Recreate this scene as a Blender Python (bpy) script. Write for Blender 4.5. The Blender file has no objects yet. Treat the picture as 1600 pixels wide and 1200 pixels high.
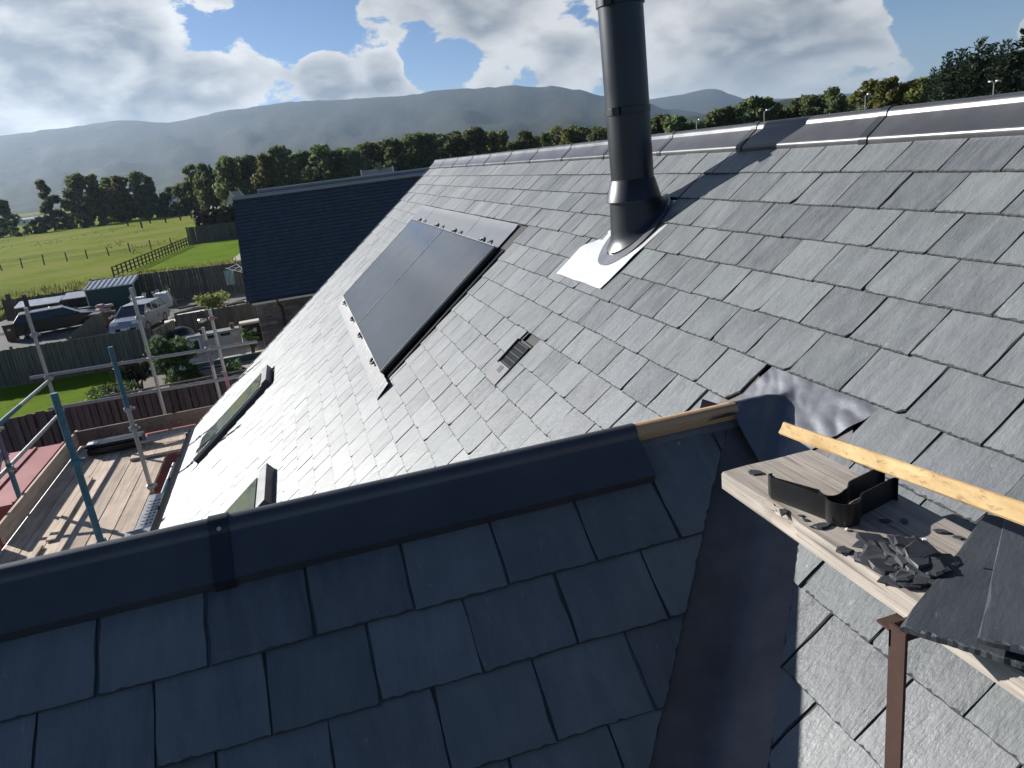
import bpy, bmesh, math, random
from mathutils import Matrix, Vector, noise as mnoise

R = math.radians
scene = bpy.context.scene
COL = scene.collection
ZC = 7.2                      # camera height above the neighbour's ground; own plot lies 1 m higher

# ---------------------------------------------------------------- camera
cam_data = bpy.data.cameras.new("camera")
cam = bpy.data.objects.new("camera", cam_data)
COL.objects.link(cam)
cam_data.sensor_width = 36.0
cam_data.sensor_fit = 'HORIZONTAL'
cam_data.lens = 1175.17 / 1600 * 36.0
cam_data.clip_start = 0.05
cam_data.clip_end = 60000
cam.matrix_world = (Matrix.Translation((0, 0, ZC)) @ Matrix.Rotation(R(-14.213), 4, 'Z')
                    @ Matrix.Rotation(R(90 - 17.247), 4, 'X') @ Matrix.Rotation(R(-7.18), 4, 'Z'))
scene.camera = cam

# ---------------------------------------------------------------- light
SUN_EL = 22.3
SUN_AZ = -43.3                # degrees from +Y towards +X
sd = Vector((math.sin(R(SUN_AZ)) * math.cos(R(SUN_EL)), math.cos(R(SUN_AZ)) * math.cos(R(SUN_EL)), math.sin(R(SUN_EL))))
sun_data = bpy.data.lights.new("sun", 'SUN')
sun_data.energy = 5.0
sun_data.angle = R(0.5)
sun_data.color = (1.0, 0.965, 0.92)
sun = bpy.data.objects.new("sun", sun_data)
COL.objects.link(sun)
sun.rotation_euler = (-sd).to_track_quat('-Z', 'Y').to_euler()
sun.location = (-30, 40, 60)

scene.view_settings.view_transform = 'Standard'
scene.view_settings.look = 'None'
scene.view_settings.gamma = 1.0
scene.view_settings.exposure = EXPOSURE = 0.78
scene.cycles.use_denoising = True
try:
    scene.cycles.denoiser = 'OPENIMAGEDENOISE'
except Exception:
    pass
scene.cycles.max_bounces = 6
scene.cycles.diffuse_bounces = 3
scene.cycles.glossy_bounces = 3
scene.cycles.transmission_bounces = 4
scene.cycles.volume_bounces = 1
scene.cycles.transparent_max_bounces = 6


class NT:
    """small node-tree helper"""
    def __init__(self, tree):
        self.t = tree
        tree.nodes.clear()

    def n(self, kind, _props=None, **ins):
        nd = self.t.nodes.new(kind)
        for k, v in (_props or {}).items():
            setattr(nd, k, v)
        for k, v in ins.items():
            self.set(nd, k, v)
        return nd

    def set(self, nd, key, v):
        key = key.replace('_', ' ')
        if key.startswith('i') and key[1:].isdigit():
            s = nd.inputs[int(key[1:])]
        else:
            s = nd.inputs[key]
        if isinstance(v, bpy.types.NodeSocket):
            self.t.links.new(v, s)
        elif isinstance(v, bpy.types.Node):
            self.t.links.new(v.outputs[0], s)
        else:
            s.default_value = v

    def math(self, op, a, b=0.0, c=0.0, clamp=False):
        nd = self.n('ShaderNodeMath', {'operation': op, 'use_clamp': clamp}, i0=a, i1=b)
        if op in ('MULTIPLY_ADD', 'SMOOTH_MIN', 'SMOOTH_MAX'):
            self.set(nd, 'i2', c)
        return nd.outputs[0]

    def vmath(self, op, a, b=None):
        nd = self.n('ShaderNodeVectorMath', {'operation': op}, i0=a)
        if b is not None:
            self.set(nd, 'i1', b)
        return nd.outputs[1 if op in ('LENGTH', 'DOT_PRODUCT', 'DISTANCE') else 0]

    def ramp(self, fac, stops, interp='LINEAR'):
        nd = self.n('ShaderNodeValToRGB', Fac=fac)
        cr = nd.color_ramp
        cr.interpolation = interp
        while len(cr.elements) < len(stops):
            cr.elements.new(0.5)
        for e, (p, c) in zip(cr.elements, stops):
            e.position = p
            e.color = (c, c, c, 1) if isinstance(c, (int, float)) else tuple(c) + (1,) if len(c) == 3 else c
        return nd.outputs[0]

    def mix(self, fac, a, b, blend='MIX'):
        nd = self.n('ShaderNodeMix', {'data_type': 'RGBA', 'blend_type': blend})
        self.set(nd, 'i0', fac)
        for i, v in ((6, a), (7, b)):
            if isinstance(v, (tuple, list)) and len(v) == 3:
                v = tuple(v) + (1,)
            self.set(nd, 'i%d' % i, v)
        return nd.outputs[2]

    def noise(self, vec, scale, detail=4, rough=0.55, dim='3D', w=None, dist=0.0):
        nd = self.n('ShaderNodeTexNoise', {'noise_dimensions': dim}, Scale=scale, Detail=detail, Roughness=rough, Distortion=dist)
        if vec is not None:
            self.set(nd, 'Vector', vec)
        if w is not None:
            self.set(nd, 'W', w)
        return nd.outputs[0]

    def smooth(self, v, lo, hi):
        return self.n('ShaderNodeMapRange', {'interpolation_type': 'SMOOTHSTEP'}, Value=v, From_Min=lo, From_Max=hi).outputs[0]


# ---------------------------------------------------------------- sky: nishita plus broken cumulus all round
world = bpy.data.worlds.new("World")
scene.world = world
world.use_nodes = True


def aed(az, el):
    return Vector((math.sin(R(az)) * math.cos(R(el)), math.cos(R(az)) * math.cos(R(el)), math.sin(R(el))))


def build_sky():
    t = NT(world.node_tree)
    sky = t.n('ShaderNodeTexSky', {'sky_type': 'NISHITA', 'sun_disc': False, 'sun_elevation': R(SUN_EL), 'sun_rotation': R(SUN_AZ),
                                   'altitude': 60.0, 'air_density': 0.62, 'dust_density': 0.25, 'ozone_density': 1.5})
    d = t.vmath('NORMALIZE', t.n('ShaderNodeTexCoord').outputs['Generated'])
    z = t.n('ShaderNodeSeparateXYZ', Vector=d).outputs[2]
    # stretch: clouds are flatter than wide
    q = t.vmath('MULTIPLY', d, (1.0, 1.0, 1.9))
    big = t.noise(t.vmath('ADD', q, (3.1, 1.7, 0.4)), 2.6, 3, 0.5)
    fine = t.noise(t.vmath('ADD', q, (7.3, 2.2, 5.1)), 11.0, 9, 0.6, dist=0.25)
    soft = t.noise(t.vmath('ADD', q, (7.3, 2.2, 5.1)), 11.0, 4, 0.5, dist=0.25)
    soft_s = t.noise(t.vmath('ADD', q, tuple(sd * 0.045 + Vector((7.3, 2.2, 5.1)))), 11.0, 4, 0.5, dist=0.25)
    # banks and gaps, wherever they lie in the sky: (azimuth, elevation, radius, weight)
    banks = [(14, 7.0, 46.0, .105), (-13, 9.0, 10.0, .34), (-3.6, 6.5, 2.6, .20), (4.0, 6.2, 2.3, .34), (8.1, 6.2, 1.7, .32), (16, 10.5, 6.0, .24),
             (21, 5.0, 3.4, .20), (27, 8.5, 5.0, .20), (34, 6.8, 6.0, .30), (39.5, 5.0, 3.6, .20), (49.5, 3.2, 1.5, .22),
             (3.0, 10.8, 4.8, -.36), (12.2, 7.0, 3.6, -.26), (45.5, 5.4, 5.0, -.38), (29.6, 4.6, 1.2, -.10),
             (-52, 14, 12, .2), (72, 10, 10, .2), (180, 25, 75, -.30), (0, 85, 50, -.30), (120, 20, 40, -.18), (-120, 20, 40, -.18)]
    acc = None
    for az, el, rad, wt in banks:
        dot = t.vmath('DOT_PRODUCT', d, tuple(aed(az, el)))
        g = t.n('ShaderNodeMapRange', {'interpolation_type': 'SMOOTHERSTEP'}, Value=dot, From_Min=math.cos(R(rad)), From_Max=1.0,
                To_Min=0.0, To_Max=wt * 1.1).outputs[0]
        acc = g if acc is None else t.math('ADD', acc, g)
    def dens(f):
        v = t.math('MULTIPLY_ADD', f, 1.0, acc)
        v = t.math('MULTIPLY_ADD', big, 0.35, v)
        return v
    den = dens(fine)
    cover = t.smooth(den, 0.735, 0.805)
    d2 = t.math('MULTIPLY_ADD', acc, 0.45, t.math('MULTIPLY_ADD', big, 0.5, soft))
    thick = t.smooth(d2, 0.76, 1.02)
    lit = t.math('MULTIPLY_ADD', t.math('SUBTRACT', fine, 0.5), 0.5, t.math('MULTIPLY', t.math('SUBTRACT', soft, soft_s), 2.0))
    shade = t.math('SUBTRACT', 1.0, t.math('MULTIPLY', thick, 0.78))
    shade = t.math('ADD', shade, lit, clamp=True)
    ccol = t.mix(shade, (2.5, 2.9, 3.5), (8.4, 8.5, 8.6))
    # cloud towards the sun glows with forward-scattered light
    fwd = t.math('POWER', t.math('MAXIMUM', t.vmath('DOT_PRODUCT', d, tuple(sd)), 0.0), 7.0)
    gl = t.math('MULTIPLY_ADD', fwd, 0.9, 1.0)
    ccol = t.mix(1.0, ccol, t.n('ShaderNodeCombineColor', Red=gl, Green=gl, Blue=gl), 'MULTIPLY')
    # a veil of thin high cloud near the horizon
    veil = t.n('ShaderNodeMapRange', {'interpolation_type': 'SMOOTHSTEP'}, Value=z, From_Min=0.0, From_Max=0.16, To_Min=0.30, To_Max=0.0).outputs[0]
    blue = t.mix(1.0, sky.outputs[0], (0.80, 0.95, 1.14), 'MULTIPLY')
    base = t.mix(veil, blue, (4.0, 4.9, 6.0))
    col = t.mix(cover, base, ccol)
    bg = t.n('ShaderNodeBackground', Color=col, Strength=SKY)
    t.n('ShaderNodeOutputWorld', Surface=bg)


SKY = 0.05
build_sky()

# ---------------------------------------------------------------- materials
MATS = {}


def new_mat(name):
    m = bpy.data.materials.new(name)
    m.use_nodes = True
    MATS[name] = m
    return m, NT(m.node_tree)


def finish(t, bsdf):
    t.n('ShaderNodeOutputMaterial', Surface=bsdf)


def bsdf(t, col, rough=0.6, metal=0.0, spec=0.5, normal=None, **kw):
    if isinstance(col, (tuple, list)) and len(col) == 3:
        col = tuple(col) + (1,)
    nd = t.n('ShaderNodeBsdfPrincipled', Base_Color=col, Roughness=rough, Metallic=metal)
    nd.inputs['Specular IOR Level'].default_value = spec
    if normal is not None:
        t.set(nd, 'Normal', normal)
    for k, v in kw.items():
        t.set(nd, k, v)
    return nd


def bump(t, h, strength=0.3, dist=0.01):
    return t.n('ShaderNodeBump', Height=h, Strength=strength, Distance=dist).outputs[0]


def plain(name, c, rough=0.6, metal=0.0, var=0.15, scale=6.0, bs=0.15, bd=0.01, spec=0.5, stretch=(1, 1, 1), objrand=0.0, detail=5):
    """one surface with mottling, grain and a little relief"""
    m, t = new_mat(name)
    co = t.n('ShaderNodeTexCoord').outputs['Object']
    rnd = t.n('ShaderNodeObjectInfo').outputs['Random']
    v = t.vmath('MULTIPLY', co, stretch)
    nz = t.noise(v, scale, detail, 0.6, '4D', t.math('MULTIPLY', rnd, 40.0))
    f = t.math('MULTIPLY_ADD', t.math('SUBTRACT', nz, 0.5), 2 * var, 1.0)
    if objrand:
        f = t.math('ADD', f, t.math('MULTIPLY', t.math('SUBTRACT', rnd, 0.5), 2 * objrand))
    col = t.mix(1.0, c, t.n('ShaderNodeCombineColor', Red=f, Green=f, Blue=f), 'MULTIPLY')
    rg = t.math('MULTIPLY_ADD', t.math('SUBTRACT', nz, 0.5), 0.3, rough, clamp=True)
    finish(t, bsdf(t, col, rg, metal, spec, bump(t, nz, bs, bd) if bs else None))
    return m


def slate_mat(name, dark, light, rough=0.46, spec=0.55, bumpd=0.004, ior=1.5):
    m, t = new_mat(name)
    co = t.n('ShaderNodeTexCoord').outputs['Object']
    r = t.math('FRACT', t.math('ADD', t.n('ShaderNodeObjectInfo').outputs['Random'],
                               t.math('MULTIPLY', t.n('ShaderNodeNewGeometry').outputs['Random Per Island'], 7.31)))
    w = t.math('MULTIPLY', r, 60.0)
    r2 = t.math('FRACT', t.math('MULTIPLY', r, 17.77))
    r3 = t.math('FRACT', t.math('MULTIPLY', r, 41.3))
    grain = t.noise(t.vmath('MULTIPLY', co, (26, 5, 20)), 1.0, 7, 0.62, '4D', w, 0.4)      # riven streaks down the slate
    fine = t.noise(t.vmath('MULTIPLY', co, (150, 60, 100)), 1.0, 4, 0.6, '4D', w)
    blot = t.noise(co, 9.0, 4, 0.6, '4D', w)
    # cleaved terraces: a stretched noise cut into steps
    ter = t.noise(t.vmath('MULTIPLY', co, (15, 7, 10)), 1.0, 3, 0.5, '4D', t.math('ADD', w, 9.0), 0.8)
    step = t.n('ShaderNodeMapRange', {'interpolation_type': 'STEPPED'}, Value=ter, Steps=5.0).outputs[0]
    step = t.math('ADD', t.math('MULTIPLY', step, 0.6), t.math('MULTIPLY', ter, 0.4))
    f = t.math('MULTIPLY_ADD', grain, 0.75, t.math('MULTIPLY_ADD', blot, 0.5, t.math('MULTIPLY_ADD', r, 0.34, -0.06)))
    col = t.ramp(f, [(0.42, dark), (1.12 if False else 1.0, light)])
    col = t.mix(t.math('MULTIPLY', t.smooth(r2, 0.55, 1.0), 0.25), col, (light[0] * .88, light[1] * 1.0, light[2] * .93))
    col = t.mix(t.math('MULTIPLY', t.smooth(r3, 0.6, 1.0), 0.16), col, (light[0] * .92, light[1] * .80, light[2] * .90))
    scr = t.noise(t.vmath('MULTIPLY', co, (60, 14, 30)), 1.0, 5, 0.7, '4D', t.math('ADD', w, 3.3), 1.5)
    col = t.mix(t.math('MULTIPLY', t.smooth(scr, 0.61, 0.72), 0.5), col, (light[0] * 2.2, light[1] * 2.2, light[2] * 2.15))
    h = t.math('MULTIPLY_ADD', step, 0.9, t.math('MULTIPLY_ADD', grain, 0.45, t.math('MULTIPLY', fine, 0.22)))
    rg = t.math('MULTIPLY_ADD', t.math('SUBTRACT', grain, 0.5), 0.45, t.math('MULTIPLY_ADD', t.math('SUBTRACT', r2, 0.5), 0.10, rough))
    finish(t, bsdf(t, col, rg, 0.0, spec, bump(t, h, 0.75, bumpd), IOR=ior))
    return m


def wood_mat(name, c1, c2, rough=0.7, axis=1, scale=1.0, green=0.0, knots=True, dirty=0.45):
    m, t = new_mat(name)
    co = t.n('ShaderNodeTexCoord').outputs['Object']
    rnd = t.n('ShaderNodeObjectInfo').outputs['Random']
    s = [48.0 * scale] * 3
    s[axis] = 1.8 * scale
    v = t.vmath('MULTIPLY', co, tuple(s))
    w = t.math('MULTIPLY', rnd, 30.0)
    g = t.noise(v, 1.0, 6, 0.6, '4D', w, 0.6)
    s2 = [170.0 * scale] * 3
    s2[axis] = 4.0 * scale
    g2 = t.noise(t.vmath('MULTIPLY', co, tuple(s2)), 1.0, 4, 0.6, '4D', w)
    b = t.noise(co, 4.0 * scale, 4, 0.6, '4D', w)
    f = t.math('ADD', t.math('MULTIPLY', g, 0.6), t.math('MULTIPLY', b, 0.4))
    col = t.ramp(f, [(0.38, c1), (0.62, c2)])
    dark = t.math('MULTIPLY', t.smooth(g2, 0.54, 0.68), 0.62)
    col = t.mix(dark, col, (c1[0] * .45, c1[1] * .42, c1[2] * .4))
    if knots:
        kv = t.vmath('MULTIPLY', co, tuple(7.0 * scale if i != axis else 3.0 * scale for i in range(3)))
        vo = t.n('ShaderNodeTexVoronoi', {'voronoi_dimensions': '4D'}, Vector=kv, W=w, Scale=1.0).outputs[0]
        col = t.mix(t.math('MULTIPLY', t.math('SUBTRACT', 1.0, t.smooth(vo, 0.05, 0.20)), 0.6), col, (c1[0] * .5, c1[1] * .4, c1[2] * .3))
    if green:
        gn = t.noise(co, 3.0, 4, 0.6, '4D', t.math('ADD', w, 5.0))
        col = t.mix(t.math('MULTIPLY', t.smooth(gn, 0.5, 0.7), green), col, (0.16, 0.19, 0.12))
    dirt = t.smooth(t.noise(co, 11.0 * scale, 6, 0.7, '4D', t.math('ADD', w, 8.0)), 0.56, 0.78)
    col = t.mix(t.math('MULTIPLY', dirt, dirty), col, (c1[0] * .5, c1[1] * .5, c1[2] * .5))
    rf = t.math('MULTIPLY_ADD', t.math('SUBTRACT', rnd, 0.5), 0.35, 1.0)
    col = t.mix(1.0, col, t.n('ShaderNodeCombineColor', Red=rf, Green=rf, Blue=rf), 'MULTIPLY')
    finish(t, bsdf(t, col, rough, 0, 0.3, bump(t, t.math('ADD', g, t.math('MULTIPLY', g2, 0.6)), 0.5, 0.004)))
    return m


def leaf_mat(name, c1, c2, trans=0.35):
    m, t = new_mat(name)
    r = t.n('ShaderNodeNewGeometry').outputs['Random Per Island']
    ro = t.n('ShaderNodeObjectInfo').outputs['Random']
    col = t.ramp(r, [(0.0, c1), (1.0, c2)])
    hs = t.n('ShaderNodeHueSaturation', Color=col, Hue=t.math('MULTIPLY_ADD', ro, 0.05, 0.475), Value=t.math('MULTIPLY_ADD', ro, 0.5, 0.75))
    d = t.n('ShaderNodeBsdfPrincipled', Base_Color=hs.outputs[0], Roughness=0.65)
    d.inputs['Specular IOR Level'].default_value = 0.25
    tr = t.n('ShaderNodeBsdfTranslucent', Color=hs.outputs[0])
    mx = t.n('ShaderNodeMixShader', i0=trans, i1=d.outputs[0], i2=tr.outputs[0])
    finish(t, mx)
    return m


slate_mat('slate', (0.072, 0.081, 0.086), (0.172, 0.184, 0.188), rough=0.52, spec=0.46, bumpd=0.010, ior=1.62)
plain('slate_edge', (0.062, 0.067, 0.070), 0.9, 0, 0.4, 60, 0.6, 0.003, 0.15)  # matt chipped rim; its dark colour also stands for shadow between courses
slate_mat('slate_new', (0.035, 0.042, 0.050), (0.075, 0.085, 0.095), rough=0.6, spec=0.35)
slate_mat('slate_blue', (0.042, 0.050, 0.060), (0.075, 0.086, 0.100), rough=0.6, spec=0.35)
plain('ridge_metal', (0.072, 0.074, 0.080), 0.36, 0.35, 0.35, 7, 0.05, 0.003, 0.6, detail=9)
plain('ridge_strap', (0.022, 0.025, 0.030), 0.4, 0.1, 0.10, 12, 0.04, 0.002, 0.5)
plain('black_plastic', (0.012, 0.012, 0.013), 0.36, 0, 0.1, 20, 0.02, 0.001, 0.5)
plain('lead', (0.16, 0.165, 0.18), 0.42, 0.55, 0.30, 9, 0.45, 0.006, 0.5, detail=7)
plain('lead_valley', (0.135, 0.120, 0.115), 0.42, 0.45, 0.9, 7, 0.5, 0.006, 0.5, detail=9)
plain('lead_dark', (0.105, 0.118, 0.135), 0.6, 0.0, 0.35, 14, 0.2, 0.003, 0.4, detail=7)
plain('lead_apron', (0.135, 0.14, 0.15), 0.62, 0.0, 0.25, 30, 0.3, 0.004, 0.4)
plain('vent_grey', (0.12, 0.12, 0.125), 0.55, 0.0, 0.1, 9, 0, 0)
plain('aluminium', (0.68, 0.68, 0.67), 0.40, 0.45, 0.08, 18, 0.25, 0.003, 0.5)
plain('flue_black', (0.010, 0.014, 0.020), 0.36, 0.15, 0.15, 5, 0.03, 0.002, 0.6)
plain('panel_glass', (0.020, 0.021, 0.024), 0.16, 0.0, 0.08, 4, 0, 0, 0.6)
plain('panel_frame', (0.016, 0.016, 0.018), 0.35, 0.4, 0.1, 9, 0, 0, 0.5)
plain('tray_black', (0.012, 0.012, 0.013), 0.6, 0.0, 0.1, 9, 0, 0, 0.4)
plain('frame_grey', (0.055, 0.06, 0.066), 0.4, 0.3, 0.12, 9, 0.03, 0.002)
plain('window_glass', (0.10, 0.12, 0.11), 0.06, 0.0, 0.3, 3, 0, 0, 0.8)
plain('white_paint', (0.78, 0.78, 0.76), 0.5, 0, 0.08, 5, 0.05, 0.003)
plain('render_wall', (0.62, 0.60, 0.56), 0.85, 0, 0.08, 3, 0.2, 0.006)
plain('screw', (0.55, 0.42, 0.40), 0.4, 0.6, 0.1, 9, 0, 0)
wood_mat('wood_plank', (0.20, 0.175, 0.148), (0.45, 0.40, 0.34), 0.8, 1, 1.0, 0.0)
wood_mat('wood_end', (0.22, 0.23, 0.18), (0.38, 0.38, 0.32), 0.85, 2, 1.0, 0.3, False)
wood_mat('wood_batten', (0.30, 0.185, 0.07), (0.47, 0.335, 0.155), 0.65, 1, 1.0, 0.0, False, 0.2)
wood_mat('wood_roll', (0.42, 0.25, 0.13), (0.60, 0.39, 0.22), 0.6, 0, 1.0, knots=False, dirty=0.12)
wood_mat('wood_deck', (0.38, 0.29, 0.215), (0.66, 0.535, 0.42), 0.85, 1, 0.6, dirty=0.3)
wood_mat('wood_toe', (0.12, 0.09, 0.07), (0.26, 0.20, 0.15), 0.85, 1, 0.6)
wood_mat('wood_fence', (0.074, 0.070, 0.062), (0.152, 0.143, 0.128), 0.9, 2, 0.35, 0.08, False)
wood_mat('wood_fence_pale', (0.13, 0.12, 0.095), (0.24, 0.215, 0.18), 0.9, 2, 0.35, 0.06, False)
wood_mat('wood_post', (0.07, 0.06, 0.05), (0.15, 0.125, 0.10), 0.9, 2, 0.5, 0.2, False)
plain('rust_steel', (0.055, 0.027, 0.019), 0.8, 0.1, 0.5, 30, 0.3, 0.002, detail=7)
plain('galv_steel', (0.36, 0.37, 0.37), 0.45, 0.6, 0.25, 14, 0.1, 0.002)
plain('teal_paint', (0.045, 0.145, 0.20), 0.55, 0.1, 0.9, 22, 0.1, 0.002)
plain('purple_paint', (0.15, 0.11, 0.19), 0.5, 0.1, 0.4, 14, 0.1, 0.002)
plain('pink_paint', (0.30, 0.17, 0.20), 0.5, 0.1, 0.4, 14, 0.1, 0.002)
plain('red_steel', (0.30, 0.065, 0.06), 0.55, 0.0, 0.3, 3, 0.1, 0.003, detail=7)
plain('gutter_black', (0.012, 0.012, 0.014), 0.35, 0, 0.1, 9, 0, 0)
plain('chip_dark', (0.040, 0.043, 0.048), 0.6, 0, 0.35, 60, 0.5, 0.002)
plain('white_chip', (0.8, 0.8, 0.8), 0.5, 0, 0.1, 30, 0, 0)
plain('stone_dark', (0.15, 0.125, 0.115), 0.9, 0, 0.4, 5, 0.5, 0.02, objrand=0.35)
plain('mortar', (0.34, 0.32, 0.29), 0.95, 0, 0.2, 9, 0.2, 0.01)
plain('car_dark', (0.012, 0.016, 0.026), 0.22, 0.3, 0.05, 3, 0, 0, 0.7)
plain('car_silver', (0.36, 0.38, 0.40), 0.30, 0.5, 0.0, 3, 0, 0, 0.6)
plain('car_glass', (0.02, 0.026, 0.028), 0.06, 0, 0.05, 3, 0, 0, 0.9)
plain('tyre', (0.012, 0.012, 0.012), 0.85, 0, 0.1, 9, 0, 0)
plain('alloy', (0.45, 0.45, 0.46), 0.3, 0.8, 0.1, 9, 0, 0)
plain('lamp_glass', (0.7, 0.7, 0.72), 0.15, 0.2, 0.05, 9, 0, 0)
plain('shed_green', (0.012, 0.055, 0.050), 0.5, 0.1, 0.15, 2, 0.05, 0.01)
plain('shed_roof', (0.55, 0.56, 0.56), 0.4, 0.5, 0.15, 3, 0.05, 0.01)
plain('bag_white', (0.60, 0.62, 0.60), 0.85, 0, 0.2, 6, 0.5, 0.03)
plain('bin_brown', (0.10, 0.055, 0.035), 0.5, 0, 0.15, 5, 0.05, 0.01)
plain('box_grey', (0.20, 0.21, 0.22), 0.6, 0, 0.2, 5, 0.05, 0.01)
plain('cloth_pink', (0.42, 0.30, 0.28), 0.9, 0, 0.2, 9, 0.3, 0.01)
plain('cloth_green', (0.30, 0.42, 0.40), 0.9, 0, 0.2, 9, 0.3, 0.01)
plain('counter_pale', (0.50, 0.46, 0.40), 0.7, 0, 0.15, 6, 0.1, 0.01)
plain('paving', (0.42, 0.36, 0.29), 0.85, 0, 0.25, 2.5, 0.15, 0.01, objrand=0.2)
plain('gravel_ground', (0.105, 0.10, 0.092), 0.95, 0, 0.5, 1.2, 0.4, 0.03, detail=9)
plain('earth', (0.16, 0.13, 0.10), 0.95, 0, 0.4, 0.8, 0.3, 0.03, detail=8)
plain('bark', (0.075, 0.06, 0.045), 0.95, 0, 0.4, 4, 0.4, 0.03)
plain('house_roof_pale', (0.38, 0.33, 0.29), 0.8, 0, 0.15, 2, 0.1, 0.02)
leaf_mat('leaf_oak', (0.070, 0.095, 0.042), (0.175, 0.205, 0.085), 0.55)
leaf_mat('leaf_gold', (0.090, 0.115, 0.035), (0.220, 0.220, 0.070), 0.55)
leaf_mat('leaf_conifer', (0.012, 0.028, 0.014), (0.035, 0.060, 0.026), 0.2)
leaf_mat('leaf_bush', (0.045, 0.085, 0.025), (0.120, 0.180, 0.055))
leaf_mat('leaf_hedge', (0.020, 0.024, 0.012), (0.060, 0.052, 0.026), 0.2)
plain('petal_white', (0.8, 0.8, 0.74), 0.7, 0, 0.05, 9, 0, 0)


def grass_mat(name, c1, c2, c3, scale):
    m, t = new_mat(name)
    co = t.n('ShaderNodeTexCoord').outputs['Object']
    a = t.noise(co, 0.06 * scale, 6, 0.6)
    b = t.noise(t.vmath('MULTIPLY', co, (1, 2.2, 1)), 0.5 * scale, 6, 0.7)
    c = t.noise(co, 5.0 * scale, 4, 0.7)
    f = t.math('MULTIPLY_ADD', a, 0.5, t.math('MULTIPLY_ADD', b, 0.35, t.math('MULTIPLY', c, 0.15)))
    col = t.ramp(f, [(0.42, c1), (0.50, c2), (0.60, c3)])
    d = bsdf(t, col, 0.95, 0, 0.04, bump(t, t.math('ADD', b, c), 0.7, 0.12))
    tr = t.n('ShaderNodeBsdfTranslucent', Color=col)
    finish(t, t.n('ShaderNodeMixShader', i0=0.25, i1=d.outputs[0], i2=tr.outputs[0]))
    return m


grass_mat('field_grass', (0.135, 0.180, 0.020), (0.225, 0.270, 0.025), (0.300, 0.265, 0.080), 1.0)
grass_mat('lawn_grass', (0.130, 0.220, 0.010), (0.175, 0.280, 0.014), (0.21, 0.29, 0.022), 4.0)


def hill_mat():
    m, t = new_mat('hill_moor')  # moor and woodland tones darkened to stand in for cloud shadow
    co = t.n('ShaderNodeTexCoord').outputs['Object']
    a = t.noise(co, 0.0013, 7, 0.62)
    b = t.noise(co, 0.009, 7, 0.7)
    z = t.n('ShaderNodeSeparateXYZ', Vector=co).outputs[2]
    f = t.math('MULTIPLY_ADD', a, 0.6, t.math('MULTIPLY', b, 0.4))
    col = t.ramp(f, [(0.36, (0.014, 0.018, 0.012)), (0.5, (0.024, 0.026, 0.017)), (0.64, (0.042, 0.036, 0.024))])
    low = t.math('SUBTRACT', 1.0, t.smooth(t.math('MULTIPLY_ADD', b, 60.0, z), 60.0, 150.0))
    fcol = t.ramp(t.noise(co, 0.004, 5, 0.6), [(0.42, (0.012, 0.019, 0.010)), (0.6, (0.035, 0.045, 0.018))])
    col = t.mix(low, col, fcol)
    finish(t, bsdf(t, col, 0.95, 0, 0.1, bump(t, b, 0.6, 25.0)))


hill_mat()


# ---------------------------------------------------------------- mesh builder
WM = {}      # world matrices of the objects used as parents


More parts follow.
